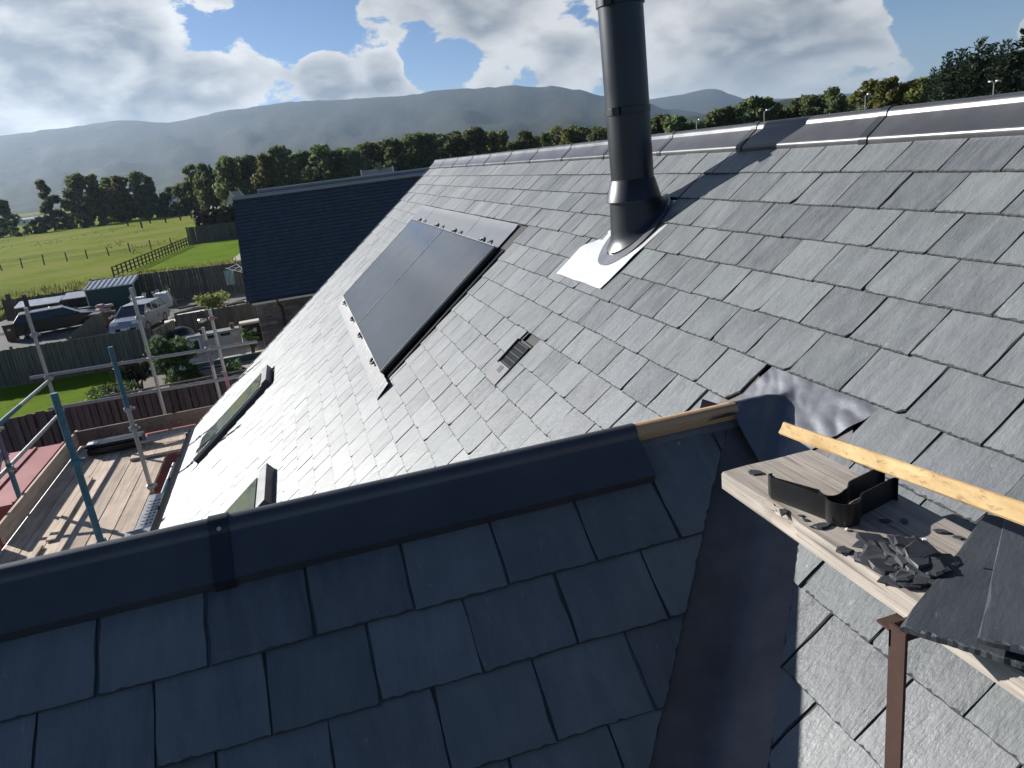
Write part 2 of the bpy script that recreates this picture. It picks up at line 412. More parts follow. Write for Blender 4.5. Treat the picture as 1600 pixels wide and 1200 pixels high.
class MB:
    def __init__(self):
        self.v, self.f, self.m = [], [], []

    def add(self, verts, faces, mi=0):
        o = len(self.v)
        self.v += [Vector(p) for p in verts]
        self.f += [tuple(i + o for i in fc) for fc in faces]
        self.m += [mi] * len(faces)
        return self

    def box(self, c, s, mi=0, mat=None):
        x, y, z = (q / 2 for q in s)
        vs = [Vector((i * x, j * y, k * z)) for k in (-1, 1) for j in (-1, 1) for i in (-1, 1)]
        if mat is not None:
            vs = [mat @ p for p in vs]
        vs = [p + Vector(c) for p in vs]
        return self.add(vs, [(0, 2, 3, 1), (4, 5, 7, 6), (0, 1, 5, 4), (2, 6, 7, 3), (0, 4, 6, 2), (1, 3, 7, 5)], mi)

    def bevel_box(self, c, s, b=0.004, mi=0, mat=None):
        bm = bmesh.new()
        bmesh.ops.create_cube(bm, size=1)
        for p in bm.verts:
            p.co = Vector((p.co.x * s[0], p.co.y * s[1], p.co.z * s[2]))
        bmesh.ops.bevel(bm, geom=list(bm.edges), offset=b, segments=1, affect='EDGES')
        bm.verts.index_update()
        vs = [(mat @ p.co if mat is not None else p.co) + Vector(c) for p in bm.verts]
        fs = [tuple(q.index for q in fc.verts) for fc in bm.faces]
        bm.free()
        return self.add(vs, fs, mi)

    def tube(self, pts, r, n=10, mi=0, cap=True, rs=None):
        pts = [Vector(p) for p in pts]
        rings = []
        up = Vector((0, 0, 1))
        for i, p in enumerate(pts):
            d = (pts[min(i + 1, len(pts) - 1)] - pts[max(i - 1, 0)]).normalized()
            a = d.cross(up if abs(d.z) < 0.95 else Vector((1, 0, 0))).normalized()
            b = a.cross(d)
            rr = rs[i] if rs else r
            rings.append([p + (a * math.cos(2 * math.pi * k / n) + b * math.sin(2 * math.pi * k / n)) * rr for k in range(n)])
        vs = [q for ring in rings for q in ring]
        fs = []
        for i in range(len(pts) - 1):
            for k in range(n):
                fs.append((i * n + k, i * n + (k + 1) % n, (i + 1) * n + (k + 1) % n, (i + 1) * n + k))
        if cap:
            fs += [tuple(reversed(range(n))), tuple((len(pts) - 1) * n + k for k in range(n))]
        return self.add(vs, fs, mi)

    def prism(self, poly, origin, ax, ay, az, h, mi=0):
        """polygon in the plane (ax, ay), extruded by h along az"""
        o, ax, ay, az = Vector(origin), Vector(ax), Vector(ay), Vector(az)
        n = len(poly)
        vs = [o + ax * p[0] + ay * p[1] for p in poly] + [o + ax * p[0] + ay * p[1] + az * h for p in poly]
        fs = [tuple(reversed(range(n))), tuple(range(n, 2 * n))] + [(i, (i + 1) % n, n + (i + 1) % n, n + i) for i in range(n)]
        return self.add(vs, fs, mi)

    def sheet(self, rows, mi=0):
        m = len(rows[0])
        fs = [(i * m + j, i * m + j + 1, (i + 1) * m + j + 1, (i + 1) * m + j) for i in range(len(rows) - 1) for j in range(m - 1)]
        return self.add([p for r in rows for p in r], fs, mi)

    def mesh(self, name, mats, smooth=False, inv=None):
        me = bpy.data.meshes.new(name)
        vs = [tuple(inv @ p) if inv is not None else tuple(p) for p in self.v]
        me.from_pydata(vs, [], self.f)
        for mm in (mats if isinstance(mats, (list, tuple)) else [mats]):
            me.materials.append(MATS[mm])
        if any(self.m):
            me.polygons.foreach_set('material_index', self.m)
        if smooth:
            me.polygons.foreach_set('use_smooth', [True] * len(me.polygons))
            if smooth != 'all':
                try:
                    me.set_sharp_from_angle(angle=R(38))
                except Exception:
                    pass
        me.update()
        return me

    def build(self, name, mats, parent=None, world=True, smooth=False, **props):
        """world=True: the vertices are in world space; else in the parent's own space"""
        inv = WM[parent].inverted() if (parent is not None and world) else None
        return place(name, self.mesh(name, mats, smooth, inv), parent, None, **props)


def place(name, me, parent=None, mat=None, **props):
    o = bpy.data.objects.new(name, me)
    COL.objects.link(o)
    if parent is not None:
        o.parent = parent
    if mat is not None:
        o.matrix_local = mat
    WM[o] = (WM[parent] if parent is not None else Matrix()) @ (mat if mat is not None else Matrix())
    for k, v in props.items():
        o[k] = v
    return o


def thing(name, label, category, loc=(0, 0, 0), rz=0.0, group=None, mat=None):
    o = bpy.data.objects.new(name, None)
    COL.objects.link(o)
    m = mat if mat is not None else Matrix.Translation(Vector(loc)) @ Matrix.Rotation(rz, 4, 'Z')
    o.matrix_local = m
    o.empty_display_size = 0.2
    WM[o] = m
    o['label'] = label
    o['category'] = category
    if group:
        o['group'] = group
    return o


def copy_tree(src, mat, label=None):
    c = src.copy()
    COL.objects.link(c)
    c.matrix_local = mat
    WM[c] = mat
    if label:
        c['label'] = label
    for ch in src.children:
        d = ch.copy()
        COL.objects.link(d)
        d.parent = c
        for g in ch.children:
            e = g.copy()
            COL.objects.link(e)
            e.parent = d
    return c


def W(x, y, z):
    """camera-relative height to world"""
    return Vector((x, y, z + ZC))


def lab(o, label, category, group=None, kind=None):
    o['label'] = label
    o['category'] = category
    if group:
        o['group'] = group
    if kind:
        o['kind'] = kind
    return o

# ================================================================ THE SETTING
rng = random.Random(11)


def interp(tab, x):
    if x <= tab[0][0]:
        return tab[0][1]
    for (a, b), (c, d) in zip(tab, tab[1:]):
        if x <= c:
            f = (x - a) / (c - a)
            f = f * f * (3 - 2 * f)
            return b + (d - b) * f
    return tab[-1][1]


def sheet_poly(name, pts, z, matname, kind='structure'):
    me = MB().add([(x, y, z) for x, y in pts], [tuple(range(len(pts)))]).mesh(name, matname)
    return place(name, me, kind=kind)


# the great sheet to the horizon, gently uneven near by
mb = MB()
ys = [-400, -60, 20, 40, 55, 70, 85, 100, 120, 145, 170, 200, 235, 275, 330, 420, 600, 1000, 2000, 4000, 12000]
xs = [-9000, -3000, -900, -400, -200, -120, -80, -60, -45, -35, -25, -15, -5, 5, 20, 60, 150, 400, 900, 3000, 9000]
rows = []
for y in ys:
    row = []
    for x in xs:
        z = 0.0
        if 50 < y < 300 and x < 5:
            z = 0.45 * mnoise.noise(Vector((x * .03, y * .02, 3.3))) * min(1, (y - 50) / 20)
        if y > 300:
            z = -0.5
        row.append((x, y, z - 0.05))
    rows.append(row)
mb.sheet(rows)
mb.build('field', 'field_grass', kind='structure', smooth='all')

# own plot, one metre higher than the neighbour's
MB().prism([(-30, -30), (30, -30), (30, 17.7), (-30, 17.7)], (0, 0, -1), (1, 0, 0), (0, 1, 0), (0, 0, 1), 2.0).build('plot_ground', 'gravel_ground', kind='structure')
sheet_poly('yard_ground', [(-24, 34.6), (-3.2, 33.4), (-1, 36), (-1, 62), (-24, 62)], 0.004, 'gravel_ground')
sheet_poly('lawn', [(-24, 17.8), (-5.0, 17.8), (-5.0, 33.6), (-6.9, 36.1), (-24, 36.8)], 0.008, 'lawn_grass')
sheet_poly('garden_lawn', [(-16.8, 82.5), (-4.6, 75.5), (4, 75.5), (4, 109), (-13.6, 109)], 0.15, 'lawn_grass')
sheet_poly('garden_path', [(-6.6, 78.0), (-4.2, 76.6), (3, 76.6), (3, 100), (-5.0, 100)], 0.165, 'paving')
sheet_poly('drive_verge', [(-24, 47.0), (-15.5, 46.6), (-11.5, 45.2), (-11.5, 43.6), (-24, 45.0)], 0.012, 'field_grass')


def hill_mesh(name, tab, r0, rc, r1, azs, amp, seed, frac=0.0):
    mb = MB()
    rr = [r0 + (rc - r0) * k / 14 for k in range(15)] + [rc + (r1 - rc) * k / 4 for k in range(1, 5)]
    rows = []
    a0, a1, n = azs
    for i in range(n + 1):
        az = a0 + (a1 - a0) * i / n
        H = math.tan(R(interp(tab, az))) * rc
        H += amp * (mnoise.noise(Vector((az * 1.3, seed, 0))) + .5 * mnoise.noise(Vector((az * 4.1, seed, 2))))
        row = []
        for r in rr:
            if r <= rc:
                f = (r - r0) / (rc - r0)
                s = 0.25 * f + 0.75 * f ** 1.8
            else:
                s = 1 - 0.5 * ((r - rc) / (r1 - rc)) ** 1.2
            env = math.sin(math.pi * min(1.0, max(0.0, (r - r0) / (rc - r0)))) if r < rc else 0
            dz = (mnoise.noise(Vector((az * .35, r * .0011, seed))) * .13 + mnoise.noise(Vector((az * 1.2, r * .0035, seed))) * .05) * H * env
            row.append((math.sin(R(az)) * r, math.cos(R(az)) * r, max(-2.0, H * s + dz)))
        rows.append(row)
    mb.sheet(rows)
    return mb.build(name, 'hill_moor', kind='structure', smooth='all')


hill_mesh('hill', [(-75, 3.2), (-50, 4.2), (-30, 4.4), (-16.25, 4.54), (-12, 4.72), (-9.8, 4.84), (-6.4, 4.44), (-2.6, 4.82), (1.2, 4.94), (6, 4.69), (9.6, 4.5),
                   (11.4, 4.62), (16, 4.37), (19.6, 3.94), (21.4, 3.5), (23.3, 2.85), (25.7, 2.1), (28, 1.3), (31, 0.6), (34, 0.05)],
          2100, 5600, 8200, (-75, 34, 220), 9, 2.1)
hill_mesh('hill', [(18, 1.6), (24, 2.15), (28.4, 2.2), (29.8, 2.33), (30.7, 2.33), (31.3, 2.1), (32, 1.7), (33, 1.3), (36, 1.0), (42, 0.7), (50, 0.9), (70, 1.5)],
          5500, 9500, 11500, (18, 75, 150), 6, 7.7)
hill_mesh('hill', [(24, 0.1), (28, 0.7), (33, 1.05), (36, 1.1), (39, 0.75), (41, 1.0), (43.5, 1.3), (46, 1.9), (52, 2.6), (75, 2.8)],
          700, 2300, 3400, (24, 75, 120), 4, 4.4)

# the air: pale moist haze that the far hill fades into
mb = MB()
mb.box((0, 1500, 259.5), (25000, 21000, 523))
haze = mb.build('haze', 'white_paint', kind='stuff')
haze.data.materials.clear()
hm = bpy.data.materials.new('haze_air')
hm.use_nodes = True
ht = NT(hm.node_tree)
pv = ht.n('ShaderNodeVolumePrincipled', Color=(0.50, 0.66, 0.86, 1), Density=6.0e-5, Anisotropy=0.45)
ht.n('ShaderNodeOutputMaterial', Volume=pv)
haze.data.materials.append(hm)

# ================================================================ THE SLATED HOUSE
PHI = R(38.412)
CP, SP = math.cos(PHI), math.sin(PHI)
X0, Z0 = 2.158, 0.065                     # reference line of the main roof plane (s = 0)
S1, GAUGE, SW = 0.4407, 0.15, 0.2085
NCOURSE = 32
S_APEX = 0.17
XA, ZA = X0 - S_APEX * CP, Z0 - S_APEX * SP
S_EAVE = S1 + GAUGE * (NCOURSE - 1)
Y_NEAR, Y_FAR = -1.6, 10.66
PD = R(37.25)
CD, SD_ = math.cos(PD), math.sin(PD)
YD0, ZD0, GD = 1.5616, -0.8131, 0.1663    # dormer plane: reference line of its courses
YDA = 1.665
ZDA = ZD0 + (YDA - YD0) * math.tan(PD)

house = thing('slate_roofed_house', 'house under a new grey slate roof with solar panels, skylights and a black flue', 'house', (1.9, 4.5, 1.0))

FM = Matrix(((0, CP, -SP, X0), (-1, 0, 0, 0), (0, SP, CP, Z0 + ZC), (0, 0, 0, 1)))       # x: towards the camera, y: up the slope, z: out
FD = Matrix(((1, 0, 0, 0), (0, CD, -SD_, YD0), (0, SD_, CD, ZD0 + ZC), (0, 0, 0, 1)))


def zmain(x):
    return Z0 + (x - X0) * math.tan(PHI)


def zdorm(y):
    return ZDA - abs(y - YDA) * math.tan(PD)


def yval(s):
    """near valley: world y where the main plane at slope distance s meets the near dormer plane"""
    z = Z0 - s * SP
    return YDA - (ZDA - z) / math.tan(PD)


S_DTOP = (Z0 - ZDA) / SP                  # where the dormer ridge runs into the main roof


def part(name, local_mesh_mb, mats, parent, mat, smooth=False, **props):
    return place(name, local_mesh_mb.mesh(name, mats, smooth), parent, mat, **props)


HINV = WM[house].inverted()
# boarded deck below the slates (parts of the house)
dk = MB()
def deckpoly(pts, n=-0.026):
    o = [Vector((-y, -s, n)) for y, s in pts]
    b = [Vector((-y, -s, n - 0.03)) for y, s in pts]
    k = len(pts)
    dk.add(o + b, [tuple(range(k)), tuple(reversed(range(k, 2 * k)))] + [(i, i + k, (i + 1) % k + k, (i + 1) % k) for i in range(k)])
sv = S_EAVE
deckpoly([(Y_NEAR, S_APEX), (Y_NEAR, sv), (yval(sv), sv), (YDA, S_DTOP), (2 * YDA - yval(sv), sv), (Y_FAR, sv), (Y_FAR, S_APEX)][::-1])
main_roof = place('main_roof', dk.mesh('main_roof', 'tray_black'), house, HINV @ FM)
# the slope beyond the ridge
FB = Matrix(((0, -CP, SP, XA), (1, 0, 0, 0), (0, SP, CP, ZA + ZC), (0, 0, 0, 1)))
bk = MB()
bk.box(((Y_NEAR + Y_FAR) / 2, -(S_EAVE - S_APEX) / 2, -0.02), (Y_FAR - Y_NEAR, S_EAVE - S_APEX, 0.03))
place('rear_roof_slope', bk.mesh('rear_roof_slope', 'slate'), house, HINV @ FB)
# walls
wl = MB()
XW0, XW1 = -1.62, 5.66
top = lambda x: (zmain(x) if x < XA else zmain(2 * XA - x)) + ZC - 0.12
for y in (-1.4, Y_FAR - 0.2):
    wl.prism([(XW0, 1.0), (XW1, 1.0), (XW1, top(XW1)), (XA, top(XA)), (XW0, top(XW0))], (0, y - .15, 0), (1, 0, 0), (0, 0, 1), (0, 1, 0), 0.3)
wl.box((XW0 + .15, 4.5, (1 + top(XW0)) / 2), (0.3, Y_FAR + .9, top(XW0) - 1))
wl.box((XW1 - .15, 4.5, (1 + top(XW1)) / 2), (0.3, Y_FAR + .9, top(XW1) - 1))
wl.build('wall', 'render_wall', house)

# ---------------------------------------------------------------- slates
TILT = 0.0467


def slate_mesh(name, outline, rnd, mat='slate', tilt=TILT, thick=0.0068, nb_step=0.014, chip=1.0, simple=False):
    """outline: CCW polygon in (u, v), v up the slope from the tail. Edges get a dressed, chipped rim."""
    pts, kinds = [], []
    n = len(outline)
    for i in range(n):
        a, b = Vector(outline[i]), Vector(outline[(i + 1) % n])
        d = b - a
        L = d.length
        if L < 1e-5:
            continue
        tail = abs(d.y) < abs(d.x) * 2.0 and d.x > 0          # bottom (and raked) edges are dressed
        head = abs(d.y) < 0.3 * abs(d.x) and d.x < 0
        k = 1 if head else max(1, int(L / (nb_step if tail else 0.045)))
        nrm = Vector((-d.y, d.x)) / L
        for j in range(k):
            p = a + d * (j / k)
            if 0 < j:
                p = p + nrm * rnd.uniform(-.0011, .0011)
            pts.append(p)
            kinds.append((nrm, tail, head))
    m = len(pts)
    mb = MB()
    inner, outer, under = [], [], []
    wob = rnd.uniform(0, 50)
    for i, p in enumerate(pts):
        n0, t0, h0 = kinds[i]
        n1, t1, h1 = kinds[i - 1]
        tail = t0 or t1
        if h0 and h1:
            c, h = 0.0, 0.0
        elif tail:
            c = rnd.choice((.001, .0015, .002, .003, .0055)) * chip
            h = rnd.uniform(.0010, .0036) * chip
        else:
            c = rnd.choice((.0006, .0008, .001, .002, .0045)) * chip
            h = rnd.uniform(.0008, .003) * chip
        nn = (n0 + n1)
        nn = nn / max(nn.length, 1e-6)
        q = p + nn * c * (1.3 if n0 is not n1 else 1.0)
        z = -tilt * p.y
        inner.append((q.x, q.y, -tilt * q.y))
        outer.append((p.x, p.y, z - h))
        under.append((p.x, p.y, z - thick))
    if simple:
        mb.add(outer[:0] + inner + under, [tuple(range(m))] + [(i, i + m, (i + 1) % m + m, (i + 1) % m) for i in range(m)])
    else:
        fs = [tuple(range(m))]
        for i in range(m):
            j = (i + 1) % m
            fs.append((i, i + m, j + m, j))
            fs.append((i + m, i + 2 * m, j + 2 * m, j + m))
        mb.add(inner + outer + under, fs)
    if mat == 'slate':
        mb.m = [0] + [1] * (len(mb.f) - 1)
        return mb.mesh(name, [mat, 'slate_edge'])
    return mb.mesh(name, mat)


srnd = random.Random(5)
LEN = 0.33
VARIANTS = []
for i in range(30):
    w = SW - 0.0026 + srnd.uniform(-.0016, .0008)
    ol = [(-w / 2, srnd.uniform(-.002, .002)), (w / 2, srnd.uniform(-.002, .002)), (w / 2, LEN), (-w / 2, LEN)]
    # a broken corner here and there
    if i % 4 == 1:
        c = srnd.uniform(.008, .022)
        ol = [ol[0], (w / 2 - c, ol[1][1]), (w / 2, ol[1][1] + c * srnd.uniform(.7, 1.6)), ol[2], ol[3]]
    elif i % 6 == 2:
        c = srnd.uniform(.006, .015)
        ol = [(-w / 2 + c, ol[0][1]), ol[1], ol[2], ol[3], (-w / 2, ol[0][1] + c * 1.3)]
    VARIANTS.append(slate_mesh('slate', ol, srnd, nb_step=0.008))

# pixel of a world point, only to pick which slates show largest
CAMINV = cam.matrix_world.inverted()
FPX = 1175.17


def pixel(p):
    c = CAMINV @ Vector(p)
    if c.z > -0.05:
        return None
    return 800 + FPX * c.x / -c.z, 600 - FPX * c.y / -c.z


def clip_half(poly, a, b, c):
    """keep a*u + b*v <= c"""
    out = []
    for i in range(len(poly)):
        p, q = poly[i], poly[(i + 1) % len(poly)]
        fp, fq = a * p[0] + b * p[1] - c, a * q[0] + b * q[1] - c
        if fp <= 0:
            out.append(p)
        if (fp < 0 < fq) or (fq < 0 < fp):
            t = fp / (fp - fq)
            out.append((p[0] + (q[0] - p[0]) * t, p[1] + (q[1] - p[1]) * t))
    return out


def poly_area(p):
    return 0.5 * abs(sum(p[i][0] * p[(i + 1) % len(p)][1] - p[(i + 1) % len(p)][0] * p[i][1] for i in range(len(p))))


# openings in the slating: (first course, last course, y0, y1)
SKYL = [(8.30, 9.02), (4.80, 5.52)]
BLOCKS = [(5, 13, 4.80, 8.72), (3, 3, 3.20, 3.46), (4, 4, 3.09, 3.562), (5, 5, 3.105, 3.725), (7, 7, 1.39, 1.83), (6, 6, 1.60, 1.80 - .03 + .03)]
BLOCKS = BLOCKS[:-1] + [(8, 8, 1.36, 1.97)]
for y0, y1 in SKYL:
    BLOCKS.append((22, 28, y0, y1))
BLOCKS.append((9, 10, 3.295, 3.475))      # vent slate

ycut = lambda s: yval(s) - 0.155          # near valley: slates end here
slates = []                               # (area_px, course, y_centre, tail_s, outline or None)
for k in range(1, NCOURSE + 1):
    s = S1 + GAUGE * (k - 1)
    off = (1.626 if k % 2 else 1.522) + srnd.uniform(-.012, .012)
    blocks = [(b[2], b[3]) for b in BLOCKS if b[0] <= k <= b[1]]
    j0 = math.floor((Y_NEAR - off) / SW)
    y = off + j0 * SW
    L = min(LEN, s - S_APEX - 0.01)
    while y < Y_FAR - 0.002:
        ya, yb = max(y, Y_NEAR), min(y + SW, Y_FAR)
        y += SW
        if yb - ya < 0.02:
            continue
        spans = [(ya, yb)]
        for b0, b1 in blocks:
            ns = []
            for c0, c1 in spans:
                if b1 <= c0 or b0 >= c1:
                    ns.append((c0, c1))
                else:
                    if b0 - c0 > 0.03:
                        ns.append((c0, b0))
                    if c1 - b1 > 0.03:
                        ns.append((b1, c1))
            spans = ns
        for c0, c1 in spans:
            full = c1 - c0 > SW - 0.006 and L > LEN - 0.01
            yc = (c0 + c1) / 2
            ol = None
            # clip against the dormer valleys (u = -(Y - yc))
            w2 = (c1 - c0) / 2 - 0.002
            poly = [(-w2, 0), (w2, 0), (w2, L), (-w2, L)]
            if s > S_DTOP - 0.02:
                if yc < YDA:
                    # keep Y <= ycut(s_tail - v)  ->  yc - u <= ycut(s) + slope*v
                    sl = (ycut(s - 0.1) - ycut(s)) / 0.1
                    np_ = clip_half(poly, -1.0, -sl, ycut(s) - yc)
                else:
                    far = lambda q: 2 * YDA - ycut(q)
                    sl = (far(s - 0.1) - far(s)) / 0.1
                    np_ = clip_half(poly, 1.0, sl, yc - far(s))
                if len(np_) < 3 or poly_area(np_) < 0.0012:
                    continue
                if abs(poly_area(np_) - poly_area(poly)) > 1e-6:
                    full = False
                    poly = np_
            if not full:
                ol = poly
            # picture size of the exposed part
            q = [pixel(FM @ Vector((-(yy), -(s - v), 0))) for yy, v in ((c0, 0), (c1, 0), (c1, GAUGE), (c0, GAUGE))]
            area = 0.0
            if all(q):
                cx, cy = sum(a for a, b in q) / 4, sum(b for a, b in q) / 4
                vis = any(-5 < a < 1605 and -5 < b < 1205 for a, b in q)
                if yc > YDA and cx < 1150 and cy > 890 - .2335 * cx + 12:
                    vis = False
                if 1500 < cx and cy > 860 or (cx < 1270 and cy > 900):
                    vis = vis and cy < 1205
                if vis:
                    area = poly_area(q)
            slates.append((area, k, yc, s, L, ol))

slates.sort(key=lambda e: -e[0])
NEAR_N = 246


def bake(mb, me_outline, M):
    mb.add([M @ Vector(p) for p in me_outline[0]], me_outline[1])


far_mb = MB()
frnd = random.Random(8)
for i, (area, k, yc, s, L, ol) in enumerate(slates):
    Mt = Matrix.Translation((-yc, -s + frnd.uniform(-.0018, .0018), frnd.uniform(-.0006, .0022)))
    Mr = Matrix.Rotation(frnd.gauss(0, .0035), 4, 'Y') @ Matrix.Rotation(frnd.gauss(0, .0035), 4, 'X') @ Matrix.Rotation(frnd.gauss(0, .004), 4, 'Z')
    if i < NEAR_N:
        if ol is None:
            me = frnd.choice(VARIANTS)
        else:
            me = slate_mesh('slate', ol, frnd, nb_step=0.011)
        place('slate', me, main_roof, Mt @ Mr)
    else:
        w = SW / 2 - 0.0025
        o = ol if ol is not None else [(-w, 0), (w, 0), (w, L), (-w, L)]
        if ol is None and yc < 6.5 and L > .3:
            src = frnd.choice(VARIANTS)
            far_mb.add([Mt @ Mr @ v.co for v in src.vertices], [tuple(p.vertices) for p in src.polygons])
            far_mb.m[-len(src.polygons):] = [0] + [1] * (len(src.polygons) - 1)
        else:
            M = Mt @ Mr
            n = len(o)
            tp = [M @ Vector((u + frnd.uniform(-.0008, .0008), v + frnd.uniform(-.0012, .0012), -TILT * v)) for u, v in o]
            bt = [M @ Vector((u, v, -TILT * v - .0068)) for u, v in o]
            far_mb.add(tp + bt, [tuple(range(n))] + [(a, a + n, (a + 1) % n + n, (a + 1) % n) for a in range(n)])
            far_mb.m[-n:] = [1] * n
far_me = far_mb.mesh('slate_field', ['slate', 'slate_edge'])
place('slate_field', far_me, main_roof, None, kind='stuff')

# ---------------------------------------------------------------- dormer: near slope (courses of slates), far slope
XD0 = -2.6
dd = MB()
def dpoly(pts, n=-0.026):
    o = [Vector((x, -s, n)) for x, s in pts]
    b = [Vector((x, -s, n - .03)) for x, s in pts]
    k = len(pts)
    dd.add(o + b, [tuple(range(k)), tuple(reversed(range(k, 2 * k)))] + [(i, i + k, (i + 1) % k + k, (i + 1) % k) for i in range(k)])
s_da = -(YDA - YD0) / CD                   # apex of the dormer in its own slope measure
SDE = 16 * GD
def xval(sd):
    z = ZD0 - sd * SD_
    return X0 + (z - Z0) / math.tan(PHI)
dpoly([(XD0, s_da), (XD0, SDE), (xval(SDE), SDE), (xval(s_da), s_da)])
dormer_roof = place('dormer_roof', dd.mesh('dormer_roof', 'tray_black'), house, HINV @ FD)
FDF = Matrix(((-1, 0, 0, 0), (0, -CD, SD_, 2 * YDA - YD0), (0, SD_, CD, ZD0 + ZC), (0, 0, 0, 1)))
df = MB()
ds_ = [(-XD0, s_da), (-XD0, SDE), (-xval(SDE), SDE), (-xval(s_da), s_da)]
df.add([Vector((x, -s, 0)) for x, s in ds_] + [Vector((x, -s, -.04)) for x, s in ds_],
       [(3, 2, 1, 0), (4, 5, 6, 7), (0, 1, 5, 4), (1, 2, 6, 5), (2, 3, 7, 6), (3, 0, 4, 7)])
place('dormer_far_slope', df.mesh('dormer_far_slope', 'slate'), house, HINV @ FDF)

DW = 1.27 * GD
drnd = random.Random(31)
DV = []
for i in range(12):
    w = DW - 0.0030 + drnd.uniform(-.0016, .0008)
    DV.append(slate_mesh('slate', [(-w / 2, drnd.uniform(-.002, .002)), (w / 2, drnd.uniform(-.002, .002)), (w / 2, .36), (-w / 2, .36)], drnd, tilt=.0068 / GD, nb_step=.012, chip=.8))
dstuff = MB()
for k in range(1, 17):
    sd = k * GD
    # measured joints: bottom of course 1 near x = 0.50*GD, course 2 near -0.12*GD
    off = (0.50 if k % 2 else -0.12) * GD + drnd.uniform(-.004, .004)
    xe = xval(sd) + 0.6
    j = math.floor((XD0 - off) / DW)
    x = off + j * DW
    L = min(.36, sd - s_da - .012)
    while x < xe:
        a, b = max(x, XD0), x + DW
        x += DW
        if b - a < .03:
            continue
        xc = (a + b) / 2
        w2 = (b - a) / 2 - .0024
        poly = [(-w2, 0), (w2, 0), (w2, L), (-w2, L)]
        sl = (xval(sd - .1) - xval(sd)) / .1
        cut = clip_half(poly, 1.0, -sl, xval(sd) - 0.142 - xc)
        if k == 1:
            cut = clip_half(cut, 1.0, 0.0, 1.0 - xc)
        if len(cut) < 3 or poly_area(cut) < .002:
            continue
        full = abs(poly_area(cut) - w2 * 2 * .36) < 1e-5
        M = Matrix.Translation((xc, -sd + drnd.uniform(-.002, .002), drnd.uniform(0, .0015))) @ Matrix.Rotation(drnd.gauss(0, .004), 4, 'Y') @ Matrix.Rotation(drnd.gauss(0, .004), 4, 'X') @ Matrix.Rotation(drnd.gauss(0, .005), 4, 'Z')
        pq = pixel(WM[dormer_roof] @ Vector((xc, -sd + GD / 2, 0)))
        if pq and -140 < pq[0] < 1250 and 600 < pq[1] < 1290:
            me = drnd.choice(DV) if full else slate_mesh('slate', cut, drnd, tilt=.0068 / GD, nb_step=.014, chip=.8)
            place('slate', me, dormer_roof, M)
        else:
            n = len(cut)
            dstuff.add([M @ Vector((u, v, -.0068 / GD * v)) for u, v in cut] + [M @ Vector((u, v, -.0068 / GD * v - .0068)) for u, v in cut],
                       [tuple(range(n))] + [(q, q + n, (q + 1) % n + n, (q + 1) % n) for q in range(n)])
place('slate_field', dstuff.mesh('slate_field', 'slate'), dormer_roof, None, kind='stuff')
# a slate nail left in the top course
MB().tube([W(.824, 1.618, -.765), W(.824, 1.614, -.760)], .0042, 10).build('nail', 'galv_steel', house)
# dormer gable wall
gw = MB()
gw.prism([(YDA - 2.1, 1.0), (YDA + 2.1, 1.0), (YDA + 2.1, zdorm(YDA + 2.1) + ZC - .1), (YDA, ZDA + ZC - .1), (YDA - 2.1, zdorm(YDA - 2.1) + ZC - .1)], (XD0 + .15, 0, 0), (0, 1, 0), (0, 0, 1), (1, 0, 0), .25)
gw.build('gable_wall', 'render_wall', house)


# ---------------------------------------------------------------- ridge caps (metal roll-top) and their joint straps
def cap_profile(slope, wing, roll, lip, under, off=0.0):
    """half-profile points (h across, v up) of a roll-top capping, mirrored by the caller"""
    c, s = math.cos(slope), math.sin(slope)
    a0 = R(2)
    pts = []
    # roll from the top down to where the wing starts
    for k in range(9):
        a = R(90) + (a0 - R(90)) * k / 8
        pts.append(((roll + off) * math.cos(a), (roll + off) * math.sin(a)))
    # flat wing
    p0 = (roll * 1.08 + off * s, -roll * .16 + off * c)
    pts.append(p0)
    p1 = (p0[0] + wing * c, p0[1] - wing * s)
    pts.append(p1)
    # lip turned down onto the slates
    if under:
        pts.append((p1[0] - lip * s * .55, p1[1] - lip * c))
    else:
        br = .016
        for k in range(1, 7):
            a = R(90) - slope - (R(90) - slope) * k / 6 * 1.12
            pts.append((p1[0] + br * (math.cos(a) - math.cos(R(90) - slope)), p1[1] + br * (math.sin(a) - math.sin(R(90) - slope))))
        pts.append((pts[-1][0] - .001, pts[-1][1] - lip * .5))
    return pts


def cap_mesh(mb, L, slope, wing=.090, roll=.026, lip=.027, off=0.0, mi=0, thick=.002, under=False):
    half = cap_profile(slope, wing, roll, lip, under, off)
    prof = [(-h, v) for h, v in reversed(half)] + half[1:]
    half2 = cap_profile(slope, wing, roll, lip, under, off - thick)
    prof2 = [(-h, v) for h, v in reversed(half2)] + half2[1:]
    rows = [[Vector((x, h, v)) for h, v in prof] for x in (0, L)]
    rows2 = [[Vector((x, h, v)) for h, v in reversed(prof2)] for x in (0, L)]
    n = len(prof)
    vs = [p for r in rows for p in r] + [p for r in rows2 for p in r]
    fs = []
    for j in range(n - 1):
        fs.append((j, n + j, n + j + 1, j + 1))
        fs.append((2 * n + j, 3 * n + j, 3 * n + j + 1, 2 * n + j + 1))
        # ends
        fs.append((j, j + 1, 2 * n + (n - 2 - j), 2 * n + (n - 1 - j)))
        fs.append((n + j, 3 * n + (n - 1 - j), 3 * n + (n - 2 - j), n + j + 1))
    fs.append((0, 2 * n + n - 1, 3 * n + n - 1, n))
    fs.append((n - 1, 2 * n - 1, 3 * n, 2 * n))
    mb.add(vs, fs, mi)


CAPL = 0.765
m_cap = MB(); cap_mesh(m_cap, CAPL - .004, PHI)
me_cap = m_cap.mesh('ridge_cap', 'ridge_metal', True)
m_st = MB(); cap_mesh(m_st, .040, PHI, wing=.092, off=.0035, lip=.030)
me_st = m_st.mesh('joint_strap', 'ridge_strap', True)
